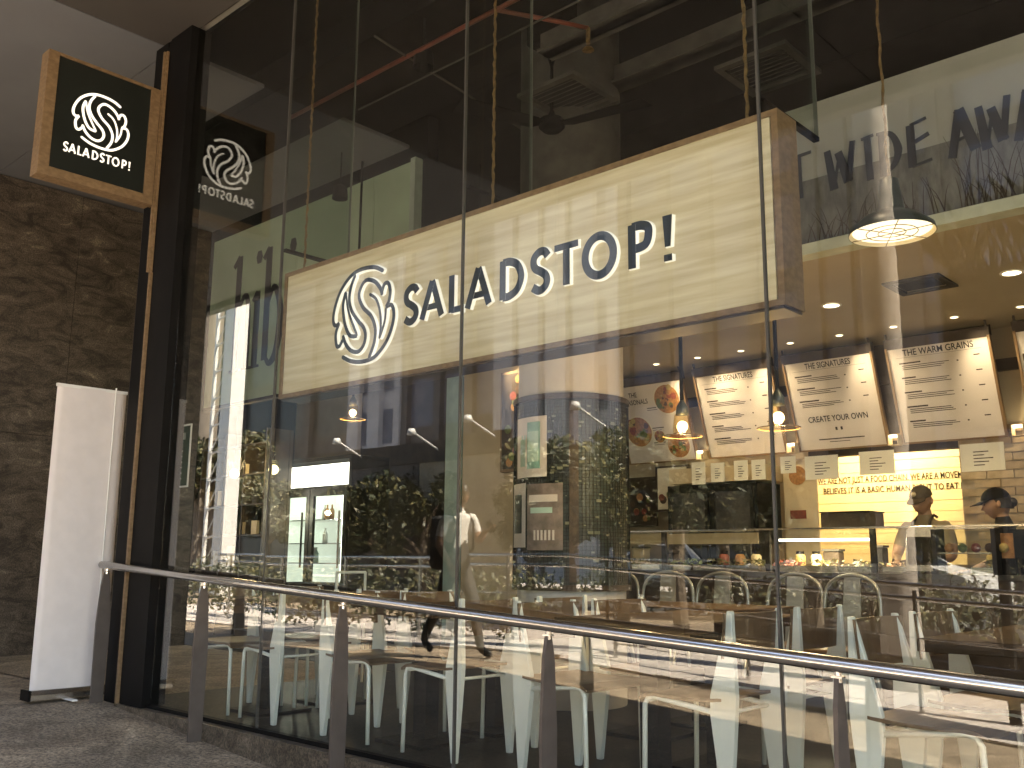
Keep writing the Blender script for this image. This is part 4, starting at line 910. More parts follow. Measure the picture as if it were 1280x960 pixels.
# white steel shelving behind the chairs at left, and dark low shelf
o = MB().tube([(-6.6, 1.6, 0), (-6.6, 1.6, .9)], .012, 6).tube([(-6.6, 1.9, 0), (-6.6, 1.9, .9)], .012, 6).tube([(-6.6, 1.6, .9), (-6.6, 1.9, .9)], .012, 6).build('wire_stand', M_chair); tag(o, 'thin white wire stand behind the leftmost window table', 'stand')
box('sheet', mat('green_notice', (.02, .05, .035), .4), (c0.x+.012, .12, c1.z+.012), (c1.x-.012, .124, c0.z-.012), t)
MB().box(c0.x, .118, c1.z, c1.x, .126, c1.z+.012).box(c0.x, .118, c0.z-.012, c1.x, .126, c0.z).box(c0.x, .118, c1.z+.012, c0.x+.012, .126, c0.z-.012).box(c1.x-.012, .118, c1.z+.012, c1.x, .126, c0.z-.012).build('frame', M_white, t)
mb = MB(); w_ = c1.x-c0.x
for j in range(4): mb.box(c0.x+w_*(.25+.14*j), .1175, c0.z-.11, c0.x+w_*(.35+.14*j), .1195, c0.z-.06)
for j in range(6): mb.box(c0.x+w_*.25, .1175, c0.z-.2-j*.04, c0.x+w_*.7, .1195, c0.z-.19-j*.04)
mb.build('print_line', M_grey, t)
# equipment standing behind the trays
for k, (px, w_, h_, m, lb) in enumerate(((800, .13, .2, M_tan, 'tan cutting board leaning beside the column at the back of the counter'), (838, .09, .16, M_black, 'small black canister on the counter left of the fridge'), (870, .16, .22, M_black, 'square black container on the counter before the left fridge door'), (968, .12, .24, M_brown, 'dark brown canister on the counter by the pane joint'), (1040, .14, .17, M_brown, 'low brown tub under the strip light'), (1098, .1, .2, M_black, 'black canister under the brown till box'))):
    p = PY(px, 690, 4.5); t = thing('canister', lb, 'container', (p.x, 4.5, .936), group='containers along the back of the counter')
    MB().box(p.x-w_/2, 4.47, .936, p.x+w_/2, 4.58, .936+h_).build('body', m, t, bevel=.008); MB().box(p.x-w_/2-.006, 4.464, .937+h_, p.x+w_/2+.006, 4.586, .955+h_).build('lid', M_vent, t)
# ================================================================== PEOPLE
def figure(name, label, joints, bones, mats, head, hands=(), extra=None, group=None):
    """joints: n->(x,y,z,r); bones: (a,b,material index); one skinned surface, head and hands joined in"""
    me = bpy.data.meshes.new(name); names = list(joints); idx = {n: i for i, n in enumerate(names)}
    me.from_pydata([joints[n][:3] for n in names], [(idx[a], idx[b]) for a, b, _ in bones], [])
    o = bpy.data.objects.new('tmp', me); COL.objects.link(o)
    sk = o.modifiers.new('s', 'SKIN'); sk.use_smooth_shade = True; sk.branch_smoothing = .5
    for i, n in enumerate(names):
        v = me.skin_vertices[0].data[i]; r = joints[n][3]; v.radius = r if isinstance(r, tuple) else (r, r); v.use_root = (i == 0)
    sb = o.modifiers.new('b', 'SUBSURF'); sb.levels = sb.render_levels = 2
    dg = bpy.context.evaluated_depsgraph_get(); dg.update()
    out = bpy.data.meshes.new_from_object(o.evaluated_get(dg)); bpy.data.objects.remove(o)
    bm = bmesh.new(); bm.from_mesh(out); bpy.data.meshes.remove(out)
    J = {n: Vector(joints[n][:3]) for n in names}
    for f in bm.faces:
        c = f.calc_center_median(); best = 9; mi = 0
        for a, b, m in bones:
            A, B = J[a], J[b]; d = B-A; t = max(0, min(1, (c-A).dot(d)/max(d.length_squared, 1e-9))); q = (A+d*t-c).length
            rad_ = joints[a][3] if not isinstance(joints[a][3], tuple) else max(joints[a][3]); q /= (rad_+.02)
            if q < best: best = q; mi = m
        f.material_index = mi; f.smooth = True
    mb = MB(); mb.b.free(); mb.b = bm
    # head
    H, fwd = Vector(head['c']), Vector(head['dir']).normalized(); side = fwd.cross(Vector((0, 0, 1))).normalized(); up = side.cross(fwd)
    def hp_(f, s, u): return H+fwd*f+side*s+up*u
    n, m = 20, 16; vs = []
    for j in range(m+1):
        ph = -pi/2+pi*j/m; z = sin(ph)*.118
        for k in range(n):
            t = 2*pi*k/n; rx = cos(ph)*.098; ry = cos(ph)*.076
            if z < 0: ry *= 1-.35*(-z/.118); rx *= 1-.12*(-z/.118)
            f_ = cos(t)*rx; s_ = sin(t)*ry
            if cos(t) > .8 and -.045 < z < .03: f_ += .004
            if cos(t) > .6 and .005 < z < .03: f_ -= .005
            vs.append(hp_(f_+(.01 if z < -.02 and cos(t) > 0 else 0), s_, z))
    mb.add(vs, [(j*n+k, j*n+(k+1) % n, (j+1)*n+(k+1) % n, (j+1)*n+k) for j in range(m) for k in range(n)], 0)
    mb.add([hp_(.094, 0, .015), hp_(.092, -.016, -.028), hp_(.092, .016, -.028), hp_(.122, 0, -.024), hp_(.09, 0, -.036)], [(0, 1, 3), (0, 3, 2), (1, 4, 3), (2, 3, 4)], 0)
    for s in (-1, 1):
        mb.ball(hp_(-.002, s*.078, -.005), .03, 8, 6, 0, (.6, .4, 1)); mb.ball(hp_(.088, s*.03, .012), .010, 8, 6, 3, (1, 1, .6))
        mb.obox(hp_(.095, s*.03, .032), side*.018, fwd*.004, up*.003, 3)
    mb.obox(hp_(.095, 0, -.056), side*.022, fwd*.004, up*.004, 4)
    # hands
    for wr, d, nrm, curl in hands:
        wr, d, nrm = Vector(wr), Vector(d).normalized(), Vector(nrm).normalized(); sd = d.cross(nrm).normalized()
        mb.obox(wr+d*.045, d*.05, sd*.038, nrm*.013, 0)
        for i, L in enumerate((.068, .078, .072, .056)):
            b0 = wr+d*.09+sd*(.03-.02*i); p1 = b0+d*L*.45+nrm*curl*.012; p2 = p1+(d*(1-curl*.6)+nrm*curl).normalized()*L*.32; p3 = p2+(d*(1-curl)+nrm*curl*1.3).normalized()*L*.25
            mb.tube([b0, p1, p2, p3], [.0095, .009, .008, .006], 6, 0)
        b0 = wr+d*.03+sd*.036; mb.tube([b0, b0+sd*.025+d*.022, b0+sd*.03+d*.05+nrm*.01], [.011, .01, .007], 6, 0)
    o = mb.build(name, mats, None); 
    for p in o.data.polygons: p.use_smooth = True
    tag(o, label, 'person', group)
    return o, hp_
def body(x, y, z, yaw, h=1.68, arms=None, lean=0, stride=0, build=1.0):
    s = h/1.7; c, q = cos(yaw), sin(yaw)     # local x = forward, y = left
    def L(fx, ly, uz): return (x+(fx*c-ly*q)*s, y+(fx*q+ly*c)*s, z+uz*s)
    j = {}
    def P_(n, fx, ly, uz, r): j[n] = (*L(fx, ly, uz), (r if not isinstance(r, tuple) else (r[0]*s*build, r[1]*s*build)) if isinstance(r, tuple) else r*s*build)
    P_('hip', 0, 0, .93, (.15, .11)); P_('waist', lean*.3, 0, 1.07, (.135, .10)); P_('chest', lean*.7, 0, 1.27, (.155, .115)); P_('collar', lean, 0, 1.40, (.10, .075)); P_('neck', lean*1.1, 0, 1.45, .052); P_('skull', lean*1.2+.005, 0, 1.55, .055)
    for n, sg in (('l', 1), ('r', -1)):
        P_('sh'+n, lean, sg*.175, 1.375, .062)
        st = stride*sg
        P_('th'+n, 0, sg*.09, .86, .095); P_('kn'+n, st*.55+abs(st)*.1, sg*.095, .49, .062); P_('ca'+n, st*.75-(.08 if st < 0 else 0), sg*.095, .32, .056); P_('an'+n, st-(.1 if st < 0 else 0), sg*.095, .085+(.07 if st < 0 else 0), .04)
        P_('to'+n, st+.15-(.1 if st < 0 else 0), sg*.1, .035+(.03 if st < 0 else 0), (.045, .03))
        e, wv = (arms or {}).get(n, ((.03, sg*.24, 1.12), (.1, sg*.25, .88)))
        P_('el'+n, *e, .042); P_('wr'+n, *wv, .03); P_('sl'+n, *[ (a_+b_)/2 for a_, b_ in zip((lean, sg*.2, 1.32), e)], .055)
    B = [('hip', 'waist', 2), ('waist', 'chest', 1), ('chest', 'collar', 1), ('collar', 'neck', 0), ('neck', 'skull', 0)]
    for n in 'lr': B += [('chest', 'sh'+n, 1), ('sh'+n, 'sl'+n, 1), ('sl'+n, 'el'+n, 0), ('el'+n, 'wr'+n, 0), ('hip', 'th'+n, 2), ('th'+n, 'kn'+n, 2), ('kn'+n, 'ca'+n, 2), ('ca'+n, 'an'+n, 2), ('an'+n, 'to'+n, 5)]
    return j, B, L
M_lip = mat('lip', (.3, .12, .09), .5)
M_shoe = mat('dark_shoe', (.02, .02, .02), .5)
def cap(par, hp_, m, tilt=0, brim=.1):
    mb = MB(); n = 20; vs = []
    for j in range(7):
        ph = j/6*pi/2; 
        for k in range(n): t = 2*pi*k/n; vs.append(hp_(cos(t)*.107*cos(ph)-.002, sin(t)*.086*cos(ph), .035+.095*sin(ph)))
    mb.add(vs, [(j*n+k, j*n+(k+1) % n, (j+1)*n+(k+1) % n, (j+1)*n+k) for j in range(6) for k in range(n)])
    o = mb.build('cap', m, par, smooth=True)
    mb = MB(); A = []; 
    for k in range(9):
        t = -1.1+2.2*k/8; A.append((hp_(cos(t)*.10, sin(t)*.082, .04), hp_(cos(t)*.10+brim*cos(t)*.9, sin(t)*.085, .03-.01)))
    vs = [a for a, b in A]+[b for a, b in A]+[a+Vector((0, 0, .006)) for a, b in A]+[b+Vector((0, 0, .006)) for a, b in A]
    mb.add(vs, [(k, k+1, 9+k+1, 9+k) for k in range(8)]+[(18+k, 18+k+1, 27+k+1, 27+k) for k in range(8)]+[(9+k, 9+k+1, 27+k+1, 27+k) for k in range(8)]).build('brim', m, o)
    return o
def hair(par, hp_, low=-.03, back=-.09):
    mb = MB(); n = 20; vs = []
    for j in range(9):
        ph = -.3+j/8*(pi/2+.3)
        for k in range(n):
            t = 2*pi*k/n; f = cos(t); dz = 0
            u = .02+.108*sin(ph)
            if f > .3: u = max(u, .055)
            elif ph < .1: u += low*(1-f)*.8
            vs.append(hp_(f*.106*cos(max(ph, 0))-.006, sin(t)*.084*cos(max(ph, 0)), u))
    mb.add(vs, [(j*n+k, j*n+(k+1) % n, (j+1)*n+(k+1) % n, (j+1)*n+k) for j in range(8) for k in range(n)])
    return mb.build('hair', M_hair, par, smooth=True)
# server with cap behind the dispenser, looking down
p = PY(1160, 640, 4.85); yw = -pi/2-.15
j, B, L = body(p.x, 4.85, 0, yw, 1.64, {'l': ((.12, .25, 1.1), (.33, .14, 1.05)), 'r': ((.12, -.25, 1.1), (.33, -.12, 1.05))}, lean=.05, build=1.05)
hc = L(.09, 0, 1.575); d = Vector((cos(yw), sin(yw), -.35))
hands = [(Vector(L(.33, .14, 1.05)), Vector((cos(yw), sin(yw), -.2)), (0, 0, -1), .5), (Vector(L(.33, -.12, 1.05)), Vector((cos(yw), sin(yw), -.2)), (0, 0, -1), .5)]
o, hp_ = figure('person', 'server in khaki shirt, dark apron straps and cap looking down behind the steel dispenser', j, B, [M_skin, M_tanshirt, M_trouser, M_hair, M_lip, M_shoe], {'c': hc, 'dir': d}, hands, group='servers behind the counter')
cp = cap(o, hp_, M_brown); MB().ball(hp_(.1, 0, .085), .02, 10, 8, None, (1, 1, 1)).build('cap_badge', M_cream, cp, smooth=True)
mb = MB()
for sg in (1, -1): mb.tube([L(.135, sg*.07, 1.12), L(.16, sg*.075, 1.27), L(.12, sg*.075, 1.40), L(.03, sg*.065, 1.455), L(-.05, sg*.05, 1.44)], .012, 6)
mb.add([L(.150, .11, 1.16), L(.150, -.11, 1.16), L(.16, -.15, .95), L(.18, -.17, .5), L(.18, .17, .5), L(.16, .15, .95)], [(0, 1, 2, 5), (5, 2, 3, 4)]).build('apron', M_brown, o)
# server at the right edge, profile to the left
p = PY(1262, 640, 4.7); yw = pi+.25
j, B, L = body(p.x+.02, 4.7, 0, yw, 1.60, {'l': ((.14, .24, 1.1), (.32, .12, 1.02)), 'r': ((.14, -.24, 1.1), (.32, -.1, 1.02))}, lean=.07)
hc = L(.11, 0, 1.56); d = Vector((cos(yw), sin(yw)-.15, -.22))
hands = [(Vector(L(.32, .12, 1.02)), Vector((cos(yw), sin(yw), -.1)), (0, 0, -1), .5), (Vector(L(.32, -.1, 1.02)), Vector((cos(yw), sin(yw), -.1)), (0, 0, -1), .5)]
o, hp_ = figure('person', 'server in black shirt and black cap in profile at the right edge', j, B, [M_skin, M_shirtb, M_trouser, M_hair, M_lip, M_shoe], {'c': hc, 'dir': d}, hands, group='servers behind the counter')
cap(o, hp_, M_black); hr = hair(o, hp_); MB().ball(hp_(-.11, 0, -.01), .038, 12, 8).build('hair_bun', M_hair, hr, smooth=True)
# walker behind the photographer, seen only in the glass, mirrored
q0 = PY(572, 640, 4.0); wx, wy = q0.x, -4.0; yw = 0.12
j, B, L = body(wx, wy, gz(wx)-.012, yw, 1.84, {'r': ((.1, -.22, 1.12), (.32, -.12, 1.22)), 'l': ((.02, .24, 1.1), (.20, .24, .92))}, lean=.03, stride=-.30)
hc = L(.08, 0, 1.585); d = Vector((cos(yw), sin(yw), -.3))
hands = [(Vector(L(.32, -.12, 1.22)), Vector((cos(yw), sin(yw), .15)), (0, .3, 1), .7), (Vector(L(.20, .24, .92)), Vector((cos(yw)*.5, 0, -1)), (cos(yw), sin(yw), 0), .3)]
o, hp_ = figure('person', 'passer-by in white tee shirt with dark backpack holding a phone, mirrored in the glass', j, B, [M_skin, M_tee, M_trouser, M_hair, M_lip, M_shoe], {'c': hc, 'dir': d}, hands)
hair(o, hp_)
bpk = thing('backpack', 'dark backpack on the passer-by mirrored in the glass', 'backpack', L(-.2, 0, .95))
a = Matrix.Rotation(yw, 4, 'Z')
mb = MB().box(-.14, -.15, -.30, .02, .15, .28); ob = mb.build('bag', M_shirtb, bpk, bevel=.035); ob.data.transform(Matrix.Translation(L(-.17, 0, 1.14)) @ a)
MB().tube([L(-.1, .1, 1.36), L(.02, .11, 1.45), L(.14, .11, 1.3), L(.1, .14, 1.05), L(-.1, .15, .92)], .014, 6).tube([L(-.1, -.1, 1.36), L(.02, -.11, 1.45), L(.14, -.11, 1.3), L(.1, -.14, 1.05), L(-.1, -.15, .92)], .014, 6).build('strap', M_shirtb, bpk)
ph = MB().obox(L(.42, -.1, 1.26), (.035, 0, .02), (0, .004, .0), (-.03, 0, .06)).build('phone', M_black); tag(ph, 'black phone held by the passer-by in the white tee', 'phone')
# ================================================================== THE STREET BEHIND THE CAMERA (mirrored in the glass)
def mp(px, py, Y): p = PY(px, py, Y); return Vector((p.x, -Y, p.z))
st = thing('street_railing', 'two-bar steel railing along the street side of the walkway, mirrored in the glass', 'railing', (-4, -5.3, 0))
for dz in (0, -.115, -.45, -.8):
    MB().tube([(-15, -5.3, gz(-15)+1.06+dz), (-7.2, -5.3, gz(-7.2)+1.06+dz), (2.5, -5.3, gz(2.5)+1.15+dz)], .02 if dz > -.2 else .006, 8).build('rail', M_chrome, st, smooth=True)
for k in range(11):
    x = -14.5+k*1.6; MB().box(x-.012, -5.32, gz(x)-.02, x+.012, -5.28, gz(x)+1.05).build('post', M_chrome, st)
# planters with shrubs
def leaves(mb, n, c, r, s, rn, flat=1):
    for k in range(n):
        while 1:
            v = Vector((rn.uniform(-1, 1), rn.uniform(-1, 1), rn.uniform(-1, 1)))
            if .25 < v.length < 1: break
        p = Vector(c)+Vector((v.x*r[0], v.y*r[1], v.z*r[2])); a = Vector((rn.uniform(-1, 1), rn.uniform(-1, 1), rn.uniform(-1, 1))).normalized(); b = a.cross(Vector((rn.random(), rn.random(), rn.random()+.1))).normalized(); q = s*rn.uniform(.6, 1.3)
        mb.add([p-a*q, p+b*q*.45, p+a*q, p-b*q*.45], [(0, 1, 2, 3)], 0 if rn.random() < .6 else 1)
rn = random.Random(21)
mb = MB()
for k in range(34): leaves(mb, 230, (-24+k*.95, -11.7+rn.uniform(-.1, .1), gz(-24+k*.95)+.42+rn.uniform(-.06, .1)), (.7, .5, .42), .06, rn)
tag(mb.build('hedge', [M_leaf, M_leaf2]), 'long low hedge at the kerb, mirrored in the glass beyond the hoarding', 'hedge', kind='stuff')
mb = MB()
for k in range(11): leaves(mb, 420, (-16.3+k*.76, -5.85+rn.uniform(-.06, .06), .55+rn.uniform(-.05, .06)), (.55, .36, .52), .045, rn)
tag(mb.build('hedge', [M_leaf, M_leaf2]), 'chest-high clipped hedge just past the railing, mirrored behind the passer-by', 'hedge', kind='stuff')
pw = thing('planting_bed', 'long low dark planting bed with straggly shrubs, mirrored behind the right-hand chairs', 'planter', (-2, -8.7, -.3))
mb = MB(); X_ = [-7.2, 3.0]
mb.add([(-7.2, -8.5, -.05), (3, -8.5, gz(3)-.05), (3, -8.5, gz(3)+.36), (-7.2, -8.5, .36), (-7.2, -9.6, -.05), (3, -9.6, gz(3)-.05), (3, -9.6, gz(3)+.36), (-7.2, -9.6, .36)],
    [(0, 1, 2, 3), (3, 2, 6, 7), (4, 5, 6, 7), (0, 3, 7, 4), (1, 5, 6, 2)]).build('bed_wall', M_brown, pw)
mb = MB()
for k in range(26): x = -7+k*.39; leaves(mb, 90, (x, -9.05, gz(x)+.62+rn.uniform(-.1, .15)), (.35, .4, .3), .05, rn)
tag(mb.build('foliage', [M_leaf, M_leaf2], pw), kind='stuff')
for k, (px, w_, lb) in enumerate(((1010, 1.1, 'left'), (1090, 1.0, 'middle'), (1180, 1.0, 'right'), (1250, 1.0, 'far right'))):
    c = PY(px, 760, 7.2); x, y = c.x, -7.2; g = gz(x)
    t = thing('planter', f'black box planter with a twiggy shrub, {lb} one of the mirrored planters', 'planter', (x, y, g), group='black planters on the pavement')
    MB().prism([(-.34+x, g-.02), (.34+x, g-.02), (.42+x, g+.42), (-.42+x, g+.42)], 'y', y-.25, y+.25).build('box', M_black, t)
    mb = MB(); mb2 = MB()
    for j in range(11):
        a = rn.uniform(0, 6.28); l = rn.uniform(.4, .8); e = Vector((x+cos(a)*.35*l, y+sin(a)*.2, g+.42+l)); m1 = Vector((x+cos(a)*.1, y, g+.42+l*.5))
        mb.tube([(x+cos(a)*.04, y, g+.4), m1, e], [.012, .008, .004], 5); leaves(mb2, 16, e, (.13, .13, .13), .03, rn)
    tag(mb.build('stem', M_bark, t), kind='stuff'); tag(mb2.build('foliage', [M_leaf, M_leaf2], t), kind='stuff')
# low hoarding with arm lamps on its top, in front of the trees
Yh = 9.0
L0, L1 = mp(385, 565, Yh), mp(642, 541, Yh)
ho = thing('hoarding', 'low dark hoarding with a lettered band, mirrored low in the glass', 'hoarding', ((L0.x+L1.x)/2, -Yh, 0))
tz = (L0.z+L1.z)/2
for k in range(5):
    a = L0.x+(L1.x-L0.x)*k/5; b = L0.x+(L1.x-L0.x)*(k+1)/5; box('panel', M_bld2 if k < 3 else M_tan, (a+.01, -Yh-.05, .1), (b-.01, -Yh, tz-.4), ho)
    box('post', M_duct, (a-.03, -Yh-.12, -.5), (a+.03, -Yh-.051, tz), ho)
box('top_band', M_brown, (L0.x, -Yh-.04, tz-.395), (L1.x, -Yh+.02, tz), ho)
hd = []
for k, (px, py) in enumerate(((422, 549), (515, 537), (588, 524), (722, 508), (1133, 200))):
    if k == 4: continue
    p = mp(px, py, Yh-.5); names_ = ['leftmost', 'second', 'third', 'rightmost']
    t = thing('arm_lamp', f'white arm lamp, {names_[k]} of four mirrored in a row under the sign', 'lamp', p, group='arm lamps over the hoarding')
    e = Vector((p.x+.22, -Yh, p.z-.32)); MB().tube([p, e], .018, 6).build('arm', M_white, t)
    MB().lathe([(0, .05), (.06, .05), (.1, -.07), (0, -.075)], p, 12).build('head', M_white, t, smooth=True); 
    if k == 3: MB().tube([e, (e.x, -Yh, gz(e.x)-.02)], .03, 8).build('pole', M_duct, t)
# trees
def tree_mesh(seed, h, cw, n=4200):
    rn = random.Random(seed); mb = MB(); tr = MB()
    tr.tube([(0, 0, -.1), (.05, .02, h*.28), (-.03, .05, h*.52), (0, 0, h*.8)], [.16, .13, .1, .04], 10)
    for k in range(9):
        a = rn.uniform(0, 6.28); z = h*rn.uniform(.35, .6); L_ = cw*rn.uniform(.5, .85); e = Vector((cos(a)*L_, sin(a)*L_, z+h*rn.uniform(.12, .35)))
        tr.tube([(0, 0, z), e*.5+Vector((0, 0, z*.5+.1)), e], [.06, .04, .015], 6)
        leaves(mb, n//14, e, (cw*.36, cw*.36, h*.13), .1, rn)
    for k in range(5): leaves(mb, n//14, (rn.uniform(-.4, .4)*cw, rn.uniform(-.4, .4)*cw, h*rn.uniform(.62, .9)), (cw*.4, cw*.4, h*.12), .1, rn)
    return tr.mesh('trunk', M_bark), mb.mesh('crown', [M_leaf, M_leaf2])
TM = [tree_mesh(1, 4.6, 1.6), tree_mesh(2, 5.2, 1.9), tree_mesh(3, 3.6, 1.4)]
spots = [(-25.5, -13.2, 2, 1), (-22.2, -14.2, 0, .85), (-19.6, -12.3, 2, 1), (-17.0, -13.0, 2, .95), (-14.6, -12.4, 0, .75), (-12.0, -13.4, 2, .9), (-9.2, -12.3, 2, .8), (-6.0, -13, 0, .6), (-28, -12.6, 1, 1.0), (-31, -15, 1, 1.1)]
for px, q_ in ((415, .62), (470, .78), (520, .7), (655, .6), (700, .8), (765, .85), (840, .75), (1000, .7)): spots.append((mp(px, 600, 8.3).x, -8.3-q_*.3, 2, q_))
for k, (x, y, m, s) in enumerate(spots):
    t = thing('street_tree', ['small leafy street tree mirrored in the glass, behind the bright fridge', 'leafy street tree next to the white mast', 'small street tree left of the hoarding lamps', 'small street tree behind the leftmost arm lamp', 'leafy street tree behind the middle arm lamps', 'small street tree behind the passer-by', 'small street tree behind the noticeboard column', 'low street tree at the right end of the hedge', 'tall street tree at the far left of the hedge', 'tall street tree beyond the recess wall', 'young tree in front of the hoarding at its left end', 'young tree in front of the hoarding under the second arm lamp', 'young tree in front of the hoarding under the third arm lamp', 'young tree at the right end of the hoarding', 'young tree mirrored over the left half of the noticeboard', 'young tree mirrored over the right half of the noticeboard', 'young tree mirrored before the drinks fridge', 'young tree mirrored before the kitchen opening'][k], 'tree', (x, y, gz(x)), local=True, group='street trees along the kerb')
    t.scale = (s, s, s); t.rotation_euler = (0, 0, k*1.3)
    link('trunk', TM[m][0], t); link('crown', TM[m][1], t)
# palm by the arcade edge: its ribbed trunk shows in the right panes
pt = thing('palm_tree', 'palm with pale ribbed trunk at the arcade edge, mirrored at right', 'tree', (-3.95, -6.6, gz(-3.95)))
c = mp(1092, 300, 6.6); 
MB().lathe([(.18+.008*(k % 2)+.05*max(0, 1-k/8), k*.11) for k in range(130)], (c.x, -6.6, gz(c.x)-.05), 18).build('trunk', mat('palm_bark', (.42, .37, .32), .9, var=.15, scale=10, bump=.5), pt, smooth=True)
mb = MB()
for k in range(16):
    a = k*2.4; el = rn.uniform(.1, .9); Lf = rn.uniform(1.6, 2.3); P0 = Vector((c.x, -6.6, 14.0)); pts = [P0+Vector((cos(a)*Lf*t, sin(a)*Lf*t, Lf*(el*t-1.1*t*t))) for t in (0, .25, .5, .75, 1)]
    mb.tube(pts, [.02, .016, .012, .008, .004], 5)
    for t in range(26):
        u = .12+t/30; i = min(3, int(u*4)); f = u*4-i; q = pts[i].lerp(pts[i+1], f)
        for sg in (1, -1):
            n_ = Vector((-sin(a), cos(a), 0))*sg; l = .42*(1-abs(u-.4)); mb.add([q, q+n_*l*.5+Vector((0, 0, .02)), q+n_*l+Vector((cos(a)*.15, sin(a)*.15, -.16))], [(0, 1, 2)])
tag(mb.build('fronds', M_leaf, pt), kind='stuff')
# hanging grassy planter at soffit edge (dark blades at the top right)
c = mp(1240, 150, 5.4)
t = thing('grass_planter', 'grassy planter on the sunny side of the walkway mirrored at top right', 'planter', (c.x, -5.6, 3.4))
MB().box(c.x-.6, -5.75, 2.2, c.x+1.6, -5.45, 3.6).build('box', M_duct, t); MB().tube([(c.x-.3, -5.6, 2.2), (c.x-.3, -5.6, gz(c.x))], .05, 8).tube([(c.x+1.2, -5.6, 2.2), (c.x+1.2, -5.6, gz(c.x))], .05, 8).build('leg', M_duct, t)
mb = MB()
for k in range(160):
    x = c.x+rn.uniform(-.55, 1.5); l = rn.uniform(.4, 1.0); dx = rn.uniform(-.4, .4); mb.add([(x-.01, -5.6, 3.6), (x+.01, -5.6, 3.6), (x+dx*.5, -5.55, 3.6+l*.7), (x+dx, -5.5, 3.6+l)], [(0, 1, 2), (0, 2, 3)])
tag(mb.build('grass', M_leaf, t), kind='stuff')
# white lattice mast
a = mp(272, 450, 10).x; b = mp(296, 450, 10).x
t = thing('white_mast', 'tall sunlit white mast with a lattice ladder mirrored at left', 'mast', ((a+b)/2, -10, 0))
MB().box(a+.5, -10.2, -.1, b, -9.8, 12).build('mast', M_white, t)
MB().box(a-.3, -10.05, -.1, a-.22, -9.97, 12).build('mast', M_white, t)
mb = MB()
for k in range(16): mb.tube([(a-.26, -10, k*.75), (a+.36, -10, k*.75+.1)], .03, 5).tube([(a-.26, -10, k*.75), (a+.36, -10, k*.75+.75)], .02, 5)
mb.build('lattice', M_white, t)
cx = mp(257, 450, 12.5); o = MB().lathe([(.42, -.1), (.42, 14)], (cx.x, -12.5, 0), 24).build('round_pillar', mat('beige_stone', (.24, .2, .16), .8, var=.1, scale=5, bump=.2), smooth=True); tag(o, 'tall beige round pillar mirrored beside the white mast', 'pillar')
# buildings across the road
def building(x0, x1, y, h, m, lb, nx, nz, wm=M_blue, pil=.5):
    t = thing('building', lb, 'building', ((x0+x1)/2, y-4, 0), group=None)
    box('wall', m, (x0, y-8, -2), (x1, y, h), t); dx = (x1-x0)/nx; dz = (h-4)/nz
    W = MB().box(-dx/2+pil/2, -.05, .5, dx/2-pil/2, .03, dz-.5).mesh('window', wm); Pm = MB().box(-pil/2, -.0, -1, pil/2, .35, h+.3).mesh('pilaster', m)
    for i in range(nx):
        for k in range(nz): link('window', W, t, (x0+(i+.5)*dx, y+.0, 4+k*dz))
        link('pilaster', Pm, t, (x0+i*dx, y, 0))
    box('roof', m, (x0-.3, y-8.3, h+.001), (x1+.3, y+.5, h+.6), t)
    box('shopfront', M_dkwin, (x0+.6, y-.02, 0), (x1-.6, y+.06, 3.2), t)
M_dkwin = mat('brown_window', (.07, .065, .06), .3, var=.1)
bx = lambda px, Y: mp(px, 350, Y).x
building(-75, bx(452, 30)-.2, -30, 26, M_bld2, 'brown office block mirrored at left of the sign', 8, 6, M_dkwin)
building(bx(455, 30), bx(505, 30), -30, 24, M_bld, 'narrow white tower mirrored behind the emblem', 2, 7, pil=1.0)
building(bx(508, 30), bx(636, 30), -30.5, 22, M_bld2, 'brown block with blue windows mirrored behind the middle of the sign', 3, 5)
building(bx(640, 30), bx(776, 30), -30, 25, M_bld, 'white framed office tower mirrored behind the word on the sign', 4, 7, pil=1.2)
building(bx(782, 30), bx(1005, 30), -30.5, 24, M_bld2, 'brown block mirrored behind the right half of the sign', 4, 5)
building(bx(1010, 30), bx(1180, 30), -30, 26, M_bld2, 'dark block mirrored right of the sign', 4, 8, pil=.9)
building(bx(1190, 30), 22, -30.5, 22, M_bld2, 'long brown block mirrored at the far right', 9, 6)
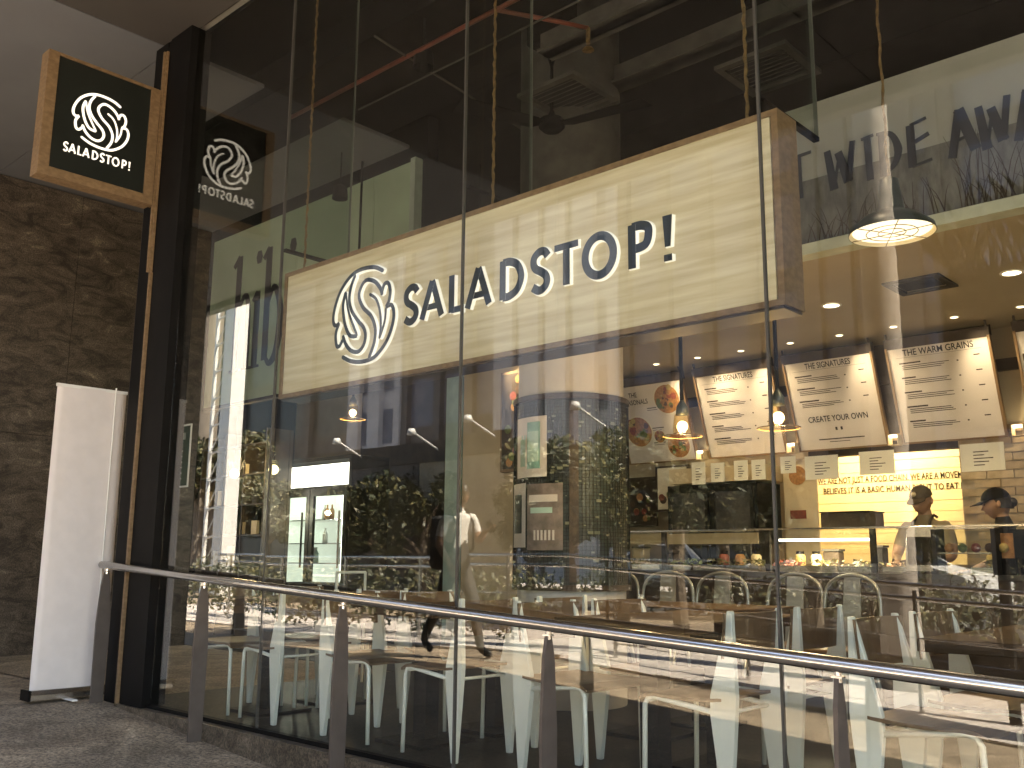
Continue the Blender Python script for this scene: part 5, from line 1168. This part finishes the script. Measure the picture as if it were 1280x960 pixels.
# parked cars
def car(x, y, rz, m, lb):
    t = thing('parked_car', lb, 'car', (x, y, gz(x)+.0), rz, group='cars on the road', local=True)
    prof = [(-2.1, .35), (-2.15, .75), (-2.0, .95), (-1.35, 1.02), (-.85, 1.42), (.55, 1.44), (1.15, 1.02), (1.9, .88), (2.15, .7), (2.15, .35)]
    n = len(prof); mb = MB(); ws = [(.78, 0), (.86, .5), (.86, 1)]
    vs = []; 
    for sgy in (-1, 1):
        for (px, pz) in prof: vs.append((px, sgy*(.86 if pz < 1.1 else .64), pz))
    mb.add(vs, [tuple(range(n))[::-1], tuple(range(n, 2*n))]+[(i, (i+1) % n, n+(i+1) % n, n+i) for i in range(n)])
    mb.build('body', m, t, bevel=.04)
    gl = MB()
    for sgy in (-1, 1):
        y1, y0_ = sgy*.885, sgy*.67
        gl.add([(-1.15, sgy*.84, 1.05), (.98, sgy*.84, 1.05), (.5, y0_, 1.39), (-.8, y0_, 1.39)], [(0, 1, 2, 3)])
    gl.add([(1.17, -.72, 1.04), (1.17, .72, 1.04), (.6, .58, 1.42), (.6, -.58, 1.42)], [(0, 1, 2, 3)]); gl.add([(-1.38, -.72, 1.06), (-1.38, .72, 1.06), (-.9, .58, 1.41), (-.9, -.58, 1.41)], [(0, 1, 2, 3)])
    gl.build('windows', M_cglass, t)
    for wx_ in (-1.35, 1.35):
        for sy in (-1, 1):
            wl = MB().tube([(wx_, sy*.72, .33), (wx_, sy*.9, .33)], .33, 20).build('wheel', M_black, t); MB().tube([(wx_, sy*.901, .33), (wx_, sy*.912, .33)], .2, 12).build('rim', M_chrome, wl)
    for sy in (-.6, .6): MB().box(2.1, sy-.16, .62, 2.19, sy+.16, .76).build('headlight', M_white, t); MB().box(-2.19, sy-.16, .68, -2.12, sy+.16, .82).build('tail_light', M_food[2], t)
M_cglass = mat('car_glass', (.02, .025, .03), .08, var=.1)
car(mp(1150, 690, 17.0).x, -14.4, 0, mat('car_white', (.8, .8, .78), .25, var=.01), 'white saloon car on the road mirrored behind the counter')
car(mp(1020, 690, 17.0).x+1, -14.5, .02, mat('car_dark', (.03, .035, .05), .2, var=.02), 'dark saloon car on the road mirrored low in the middle')
car(mp(800, 690, 17.0).x, -18.6, pi, mat('car_silver', (.45, .46, .47), .25, .5, var=.02), 'silver saloon car in the far lane')
# added fill lamps giving general light over the seats
for k, (x, y) in enumerate(((-5.0, 1.0), (-2.2, 1.2), (-.4, 1.6), (-7.6, 2.2))):
    t = thing('fill_downlight', ['added fill lamp over the left window table', 'added fill lamp over the third window table', 'added fill lamp over the right window table', 'added fill lamp beyond the corner post'][k], 'lamp', (x, y, 4.6), group='added fill lamps above the tables')
    MB().tube([(x, y, 5.42), (x, y, 4.75)], .008, 6).lathe([(.02, 4.75), (.07, 4.72), (.08, 4.6)], (x, y, 0), 16).build('shade', M_black, t)
    lamp('SPOT', (x, y, 4.62), [5, 5, 5, 2][k], (1, .82, .6), t, .05, (x, y+.3, 0), 75, .8)
